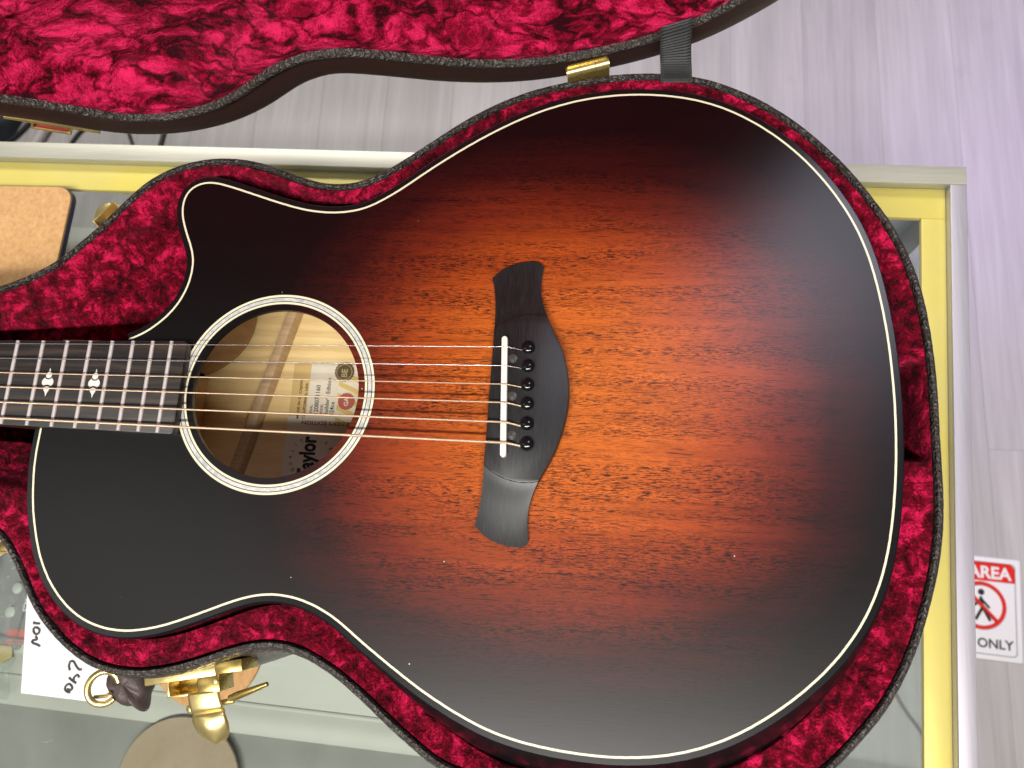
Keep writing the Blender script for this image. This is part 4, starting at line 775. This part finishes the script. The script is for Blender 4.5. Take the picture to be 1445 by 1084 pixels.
# ------------------------------------------------------------------ guitar
gt = empty('acoustic_guitar', 620, 0, -117.8)
tag(gt, 'cutaway acoustic guitar with sunburst mahogany top lying in the open case', 'guitar')
HXc, HRr = 510.2, 51.7
def flat_with_hole(name, outer, hole, z, mat, parent):
    bm = bmesh.new(); es = []
    for loop in ([outer] + ([hole] if hole is not None else [])):
        vs = [bm.verts.new(P(x, y, z)) for x, y in loop]
        es += [bm.edges.new((vs[i], vs[(i + 1) % len(vs)])) for i in range(len(vs))]
    bmesh.ops.triangle_fill(bm, use_beauty=True, use_dissolve=False, edges=es)
    for f in bm.faces:
        if f.normal.z < 0: f.normal_flip()
    me = bpy.data.meshes.new(name); bm.to_mesh(me); bm.free(); me.materials.append(mat)
    o = link(bpy.data.objects.new(name, me)); setparent(o, parent); return o
circle = lambda r, n=120, cx=HXc, cy=0.: [(cx + r * math.cos(2 * math.pi * k / n), cy + r * math.sin(2 * math.pi * k / n)) for k in range(n)]
topo = flat_with_hole('soundboard', [tuple(p) for p in PU], circle(HRr), 0., M['top'], gt)
flat_with_hole('soundboard_underside', [tuple(p) for p in PU], circle(HRr + 3), -3.1, M['spruce'], gt)
sweep('purfling', PU, [(-.58, -.3), (-.58, .1), (.58, .1), (.58, -.3)], M['cream'], gt, closed=False, angle=30)
def bind(i):
    a = ARM[i]; e = 5.0 + 11.5 * a
    base = [(.55, -.01), (3.7, -.01), (4.15, -.35), (4.5, -.9)]
    if a > .01: base += [(4.5 + (e - 4.5) * .3, -1.0 - 4.2 * a), (4.5 + (e - 4.5) * .65, -1.6 - 10 * a), (e - .3, -2.2 - 17 * a), (e, -3.5 - 20 * a)]
    else: base += [(4.75, -1.3), (4.9, -1.9), (4.97, -2.6), (5.0, -3.5)]
    return base
sweep('binding', PU, bind, M['black'], gt, closed=False, angle=22)
zb = lambda x: -103 - 14 * ss(360, 870, x)
sweep('side', PU, lambda i: [(SIDE[i], -3.4 - 20 * ARM[i]), (SIDE[i], -45), (SIDE[i], zb(PU[i][0]) + 2), (SIDE[i] - 1.5, zb(PU[i][0]) - .2)], M['gloss'], gt, closed=False)
sweep('side_inside', PU, lambda i: [(1.5, -2.5), (1.8, -50), (2.2, zb(PU[i][0]) + 3.)], M['inner'], gt, closed=False)
bl = flat_with_hole('back', [tuple(p) for p in BODY], None, 0, M['back'], gt)
for v in bl.data.vertices: v.co.z = (zb(v.co.x * 1000 + 650) + FLOOR) * .001
bl2 = flat_with_hole('back_outside', [tuple(p) for p in BODY], None, 0, M['gloss'], gt)
for v in bl2.data.vertices: v.co.z = (zb(v.co.x * 1000 + 650) - .6 + FLOOR) * .001
lathe('soundhole_edge', HXc, 0, [(HRr, .02), (HRr, -3.0), (HRr + 6, -3.0)], M['black'], gt, 120).data.polygons
o = bpy.data.objects['soundhole_edge']
bm = bmesh.new(); bm.from_mesh(o.data); bmesh.ops.delete(bm, geom=[f for f in bm.faces if len(f.verts) > 4], context='FACES'); bm.to_mesh(o.data); bm.free()
def ringo(name, r0, r1, z, mat, parent):
    V = []; n = 144
    for k in range(n):
        th = 2 * math.pi * k / n
        for r, zz in ((r0, -.1), (r0, z), (r1, z), (r1, -.1)): V.append((HXc + r * math.cos(th), r * math.sin(th), zz))
    return mesh(name, V, grid_faces(n, 4, True), mat, parent, angle=30)
ros = ringo('rosette', 55.2, 61.9, .06, M['ink'], gt)
ringo('rosette_line', 55.6, 56.9, .12, M['cream'], ros); ringo('rosette_pearl', 57.4, 59.6, .14, M['pearl'], ros); ringo('rosette_line', 60.1, 61.5, .12, M['cream'], ros)
# inside
box('neck_block', 366, 411, -48, 30, zb(380) + .3, -1, M['block'], gt, .5)
def bracef(cx, ang): return frame(cx, 0, ang)
for cx, ang, l0, l1 in ((453.5, 76.3, -100, 112), (640, 86, -170, 170), (770, 90, -180, 180)):
    f2 = frame(cx, 0, ang); zz = zb(cx)
    prism('brace', [(l0, -4), (l1, -4), (l1, 4), (l0, 4)], zz + .1, zz + 11, M['spruce'], gt, 2.0, xf=f2)
LB = empty('maker_label', 520, 0, -105); LB.location = (0, 0, 0); setparent(LB, gt)
zl = .5
def lab(o):
    for v in o.data.vertices: v.co.z += zb(v.co.x * 1000 + 650) * .001      # lies on the back, follows its slope
    setparent(o, LB); return o
def lquad(name, x0, x1, y0, y1, z, mat):
    n = 8; V = [(x0 + (x1 - x0) * i / n, y, z) for i in range(n + 1) for y in (y0, y1)]
    return lab(mesh(name, V, grid_faces(n + 1, 2, False), mat, None, smooth=False))
lquad('label_sheet', 476, 566, -95, 45.5, zl, M['lab_cream']); lquad('tan_block', 476.2, 489.3, 5, 45.2, zl + .2, M['lab_tan']); lquad('white_block', 489.7, 511, 3.5, 45.2, zl + .2, M['lab_white'])
for k in range(5):
    y0 = 2 + k * 9
    lab(mesh('yellow_band', [(511.5, y0, zl + .25), (535, y0 - 10.3, zl + .25), (565, y0 - 23.4, zl + .25), (565, y0 - 20, zl + .25), (535, y0 - 6.8, zl + .25), (511.5, y0 + 3.5, zl + .25)], [(0, 1, 4, 5), (1, 2, 3, 4)], M['lab_yel'], None, smooth=False))
for k in range(4):
    x0 = 497 + k * 13
    lab(mesh('yellow_band', [(x0, -52 - k * 3, zl + .25), (x0 + 3, -52 - k * 3, zl + .25), (x0 + 12, -34 - k * 3, zl + .25), (x0 + 9, -34 - k * 3, zl + .25)], [(0, 1, 2, 3)], M['lab_yel'], None, smooth=False))
def ltx(s, size, x, y, ang, mat, bold=0., al='LEFT', sx=1.): return lab(text('label_lettering', s, size, x, y, zl + .4, ang, mat, None, None, bold, .02, al, sx))
ltx('MADE IN EL CAJON', 2.6, 484, 3, 90, M['ink'], .04, sx=1.3); ltx('CALIFORNIA, USA', 2.6, 488.4, 3, 90, M['ink'], .04, sx=1.3)
ltx('SERIAL', 2.6, 493.6, 6, 90, M['ink_red'], .04); ltx('1208071160', 4.6, 498, 6, 90, M['ink'], .03)
ltx('MODEL', 2.6, 501.4, 6, 90, M['ink_red'], .04); ltx("Builder's Edition", 4.4, 505.6, 6, 90, M['ink'], .03); ltx('324ce', 4.4, 509.8, 6, 90, M['ink'], .03)
ltx("BUILDER'S EDITION", 3.6, 529, 1.6, 180, M['ink_red'], .08, sx=1.35)
ltx('Taylor', 16, 499, -40.5, 90, M['ink'], .6, sx=.72)
for k, ch in enumerate('QUALITY'):
    a = math.radians(214 - k * 18)
    ltx(ch, 3.2, 497 + 14.5 * math.cos(a), -26 + 14.5 * math.sin(a), math.degrees(a) - 90, M['ink'], .05, 'CENTER')
for k, ch in enumerate('SERIES'):
    a = math.radians(50 - k * 20)
    ltx(ch, 3.2, 497 + 14.5 * math.cos(a), -26 + 14.5 * math.sin(a), math.degrees(a) - 90, M['ink'], .05, 'CENTER')
def sealo(name, cx, cy, r, mat):
    pts = [(cx + (r + (.55 if k % 2 else -.1)) * math.cos(2 * math.pi * k / 40), cy + (r + (.55 if k % 2 else -.1)) * math.sin(2 * math.pi * k / 40)) for k in range(40)]
    return lab(prism(name, pts, zl + .3, zl + .7, mat, None))
sealo('seal', 515, 39.5, 7.0, M['bronze_seal']); sealo('seal', 518.5, 17.2, 6.0, M['seal'])
lab(tube('seal_ring', [(515 + 5.8 * math.cos(math.radians(a)), 39.5 + 5.8 * math.sin(math.radians(a)), zl + .75) for a in range(0, 360, 12)], .4, M['gold_ink'], None, 6, True))
lab(text('seal_lettering', 'BE', 6.2, 517.2, 35.2, zl + .8, 90, M['gold_ink'], None, None, .14, .03)); lab(text('seal_lettering', 'GA', 4.6, 520.2, 13.6, zl + .8, 90, M['lab_cream'], None, None, .08, .03))

# neck, fretboard, frets, inlays
nk = []
for x in range(-10, 371, 20):
    h = fbh(x) - .3; dp = 19 + .012 * x + 26 * ss(300, 366, x)
    nk.append([(x, h * math.cos(th), -.1 - dp * math.sin(th) ** .8) for th in [math.pi * k / 12 for k in range(13)]])
mesh('neck', [v for r in nk for v in r], grid_faces(len(nk), 13, False), M['neck'], gt)
prism('headstock', [(-10, 21), (-40, 32), (-110, 36), (-180, 33), (-186, 0), (-180, -33), (-110, -36), (-40, -32), (-10, -21)], -26, -11, M['black'], gt, 1.5)
FE = 453.5
fbp = [(0, fbh(0)), (FE - 1.5, fbh(FE)), (FE, fbh(FE) - 1.5), (FE, -fbh(FE) + 1.5), (FE - 1.5, -fbh(FE)), (0, -fbh(0))]
fb = prism('fretboard', fbp, .15, 6.4, M['ebony'], gt, .5)
box('nut', -5, -.3, -21, 21, 0, 8.2, M['bone'], gt, .6)
for k in range(1, 21):
    x = 647.7 * (1 - 2 ** (-k / 12)); h = fbh(x) - .4
    V = []
    for yy in (-h, h):
        for a in range(0, 181, 20):
            V.append((x - 1.25 * math.cos(math.radians(a)), yy, 6.3 + 1.15 * math.sin(math.radians(a))))
    F = [(i, i + 1, i + 11, i + 10) for i in range(9)] + [tuple(range(10))[::-1], tuple(range(10, 20))]
    mesh('fret', V, F, M['fret'], fb, angle=50)
def inlay(cx, cy):
    s = 1.0
    for sg_ in (1, -1):
        drop = [(cx + 1.9 * math.cos(math.radians(a)), cy + sg_ * (4.3 + 1.9 * math.sin(math.radians(a)))) for a in range(150, 391, 20)]
        drop = drop + [(cx + .9, cy + sg_ * 6.6), (cx + .1, cy + sg_ * 9.2), (cx - .5, cy + sg_ * 6.8)]
        prism('inlay', drop, 6.35, 6.46, M['inlay'], fb, base=False)
    mid = []
    for a in range(-62, 63, 12): mid.append((cx + 1.3 + 2.5 * math.cos(math.radians(a)), cy + 2.7 * math.sin(math.radians(a))))
    for a in range(-30, -151, -20): mid.append((cx + 2.7 * math.cos(math.radians(a)), cy + 4.3 + 2.7 * math.sin(math.radians(a))))
    for a in range(118, 243, 12): mid.append((cx - 1.3 + 2.5 * math.cos(math.radians(a)), cy + 2.7 * math.sin(math.radians(a))))
    for a in range(150, 29, -20): mid.append((cx + 2.7 * math.cos(math.radians(a)), cy - 4.3 + 2.7 * math.sin(math.radians(a))))
    prism('inlay', mid, 6.35, 6.46, M['inlay'], fb, base=False)
for a, b in ((14, 15), (16, 17), (11, 12), (8, 9), (6, 7), (4, 5)):
    x = 647.7 * (1 - (2 ** (-a / 12) + 2 ** (-b / 12)) / 2); inlay(x, .6)

# bridge
br = empty('bridge', 655, 0, 0); br.location = (0, 0, 0); setparent(br, gt)
def bpart(o): setparent(o, br); return o
ridge = [(640.6, -40.2), (646.5, -44.2), (653.2, -47.4), (660.5, -48.9), (666.9, -48.9), (671.3, -48.0)]
right = [(671.9, -47.2), (677.5, -36.5), (681.9, -26.0), (685.2, -13.6), (686.8, -1), (686.0, 12), (682.6, 26.5), (677.2, 37.6), (672.6, 47.5)]
body_ = [p[:2] for p in spline([(a, b, 0) for a, b in right], 4)] + [(671.5, 48.4)] + [(x + (.6 if x > 650 else 1.2), -y) for x, y in ridge[::-1][1:]] + [(641.7, 26), (641.4, 10), (641.2, -5), (640.9, -26)] + ridge
bpart(prism('bridge_body', body_, .05, 8.4, M['bridge'], None, .8))
def coons(rd, tip, le, re, sgn, dx):
    R_ = lambda c, t: Vector(np.array([np.interp(t, np.linspace(0, 1, len(c)), [p[k] for p in c]) for k in (0, 1)]))
    nu, nv = 14, 16; V = []
    for i in range(nv):
        v = i / (nv - 1)
        for j in range(nu):
            u = j / (nu - 1)
            p = R_(rd, u) * (1 - v) + R_(tip, u) * v + R_(le, v) * (1 - u) + R_(re, v) * u - (R_(rd, 0) * (1 - u) * (1 - v) + R_(rd, 1) * u * (1 - v) + R_(tip, 0) * (1 - u) * v + R_(tip, 1) * u * v)
            z = 7.4 - 4.8 * (1 - (1 - v) ** 1.7)
            V.append((p.x + dx, p.y * sgn, z))
    top = grid_faces(nv, nu, False)
    rim_ = list(range(nu)) + [i * nu + nu - 1 for i in range(1, nv)] + [(nv - 1) * nu + j for j in range(nu - 2, -1, -1)] + [i * nu for i in range(nv - 2, 0, -1)]
    b0 = len(V); V += [(V[i][0], V[i][1], .05) for i in rim_]; n = len(rim_)
    F = top + [(rim_[k], b0 + k, b0 + (k + 1) % n, rim_[(k + 1) % n]) for k in range(n)]
    o = mesh('bridge_wing', V, F, M['bridge'], None, angle=50); fix_normals(o); bpart(o)
S2 = lambda pts: [p[:2] for p in spline([(a, b, 0) for a, b in pts], 5)]
le = S2([(640.6, -40.2), (640.1, -53.6), (638.8, -64.7), (636.9, -73.2)]); re = S2([(671.3, -48.0), (668.0, -56.8), (666.5, -64.8), (666.4, -72.2), (667.4, -79.6)])
tip = S2([(636.9, -73.2), (643.4, -79.2), (651.4, -82.6), (660.0, -83.9), (665.6, -82.8), (667.4, -79.6)])
rd = S2([(a, b + .05) for a, b in ridge])
coons(rd, tip, le, re, 1, 0.); coons(rd, tip, le, re, -1, 1.3)
f2 = frame(650.2, -.6, -87.6)
sd = [(35 + 1.75 * math.cos(math.radians(a)) - 1.75, 1.75 * math.sin(math.radians(a))) for a in range(-90, 91, 18)] + [(-35 + 1.75 + 1.75 * math.cos(math.radians(a)), 1.75 * math.sin(math.radians(a))) for a in range(90, 271, 18)]
bpart(prism('saddle', sd, 8.3, 11.9, M['bone'], None, .6, xf=f2))
pins = [(662.6, 28.1), (662.9, 17.2), (663.2, 6.3), (663.6, -4.7), (664.0, -16.1), (664.4, -27.4)]
for x, y in pins:
    bpart(lathe('bridge_pin', x, y, [(2.6, 8.2), (3.0, 9.2), (3.75, 9.6), (3.85, 10.3), (3.4, 11.1), (2.3, 11.8), (.9, 12.1), (.1, 12.15)], M['pin'], None, 24))
    bpart(lathe('pin_collar', x, y, [(4.5, 8.3), (4.5, 8.55), (3.9, 8.6), (.2, 8.6)], M['bridge'], None, 24))
for x, y in ((653.9, 21.9), (654.7, -.1), (655.5, -22.6)):
    bpart(lathe('screw_plug', x, y, [(2.55, 8.3), (2.55, 8.62), (2.3, 8.7), (1.2, 8.62), (1.0, 8.75), (.6, 8.75), (.45, 8.55), (.1, 8.55)], plain('plug_grey', (.055, .052, .05), .3) if 'plug_grey' not in bpy.data.materials else bpy.data.materials['plug_grey'], None, 24))
# strings
sy = [27.7, 16.5, 5.7, -4.9, -16.1, -27.7]; rad = [.21, .26, .36, .46, .58, .74]
for k in range(6):
    y1 = sy[k]; y0 = y1 * .672; xs = 650.2 - y1 * .042
    px_, py_ = pins[k]
    pts = [(0, y0, 8.3), (160, y0 + (y1 - y0) * 160 / xs, 9.4), (330, y0 + (y1 - y0) * 330 / xs, 10.4), (500, y0 + (y1 - y0) * 500 / xs, 11.5), (xs - 1.5, y1, 12.0 + rad[k]), (xs, y1, 12.05 + rad[k]), (xs + 1.5, y1, 11.9 + rad[k]), (px_ - 3.6, py_ - 1.2, 8.7)]
    tube('string', pts, rad[k], M['steel'] if k < 2 else M['bronze'], gt, 8)
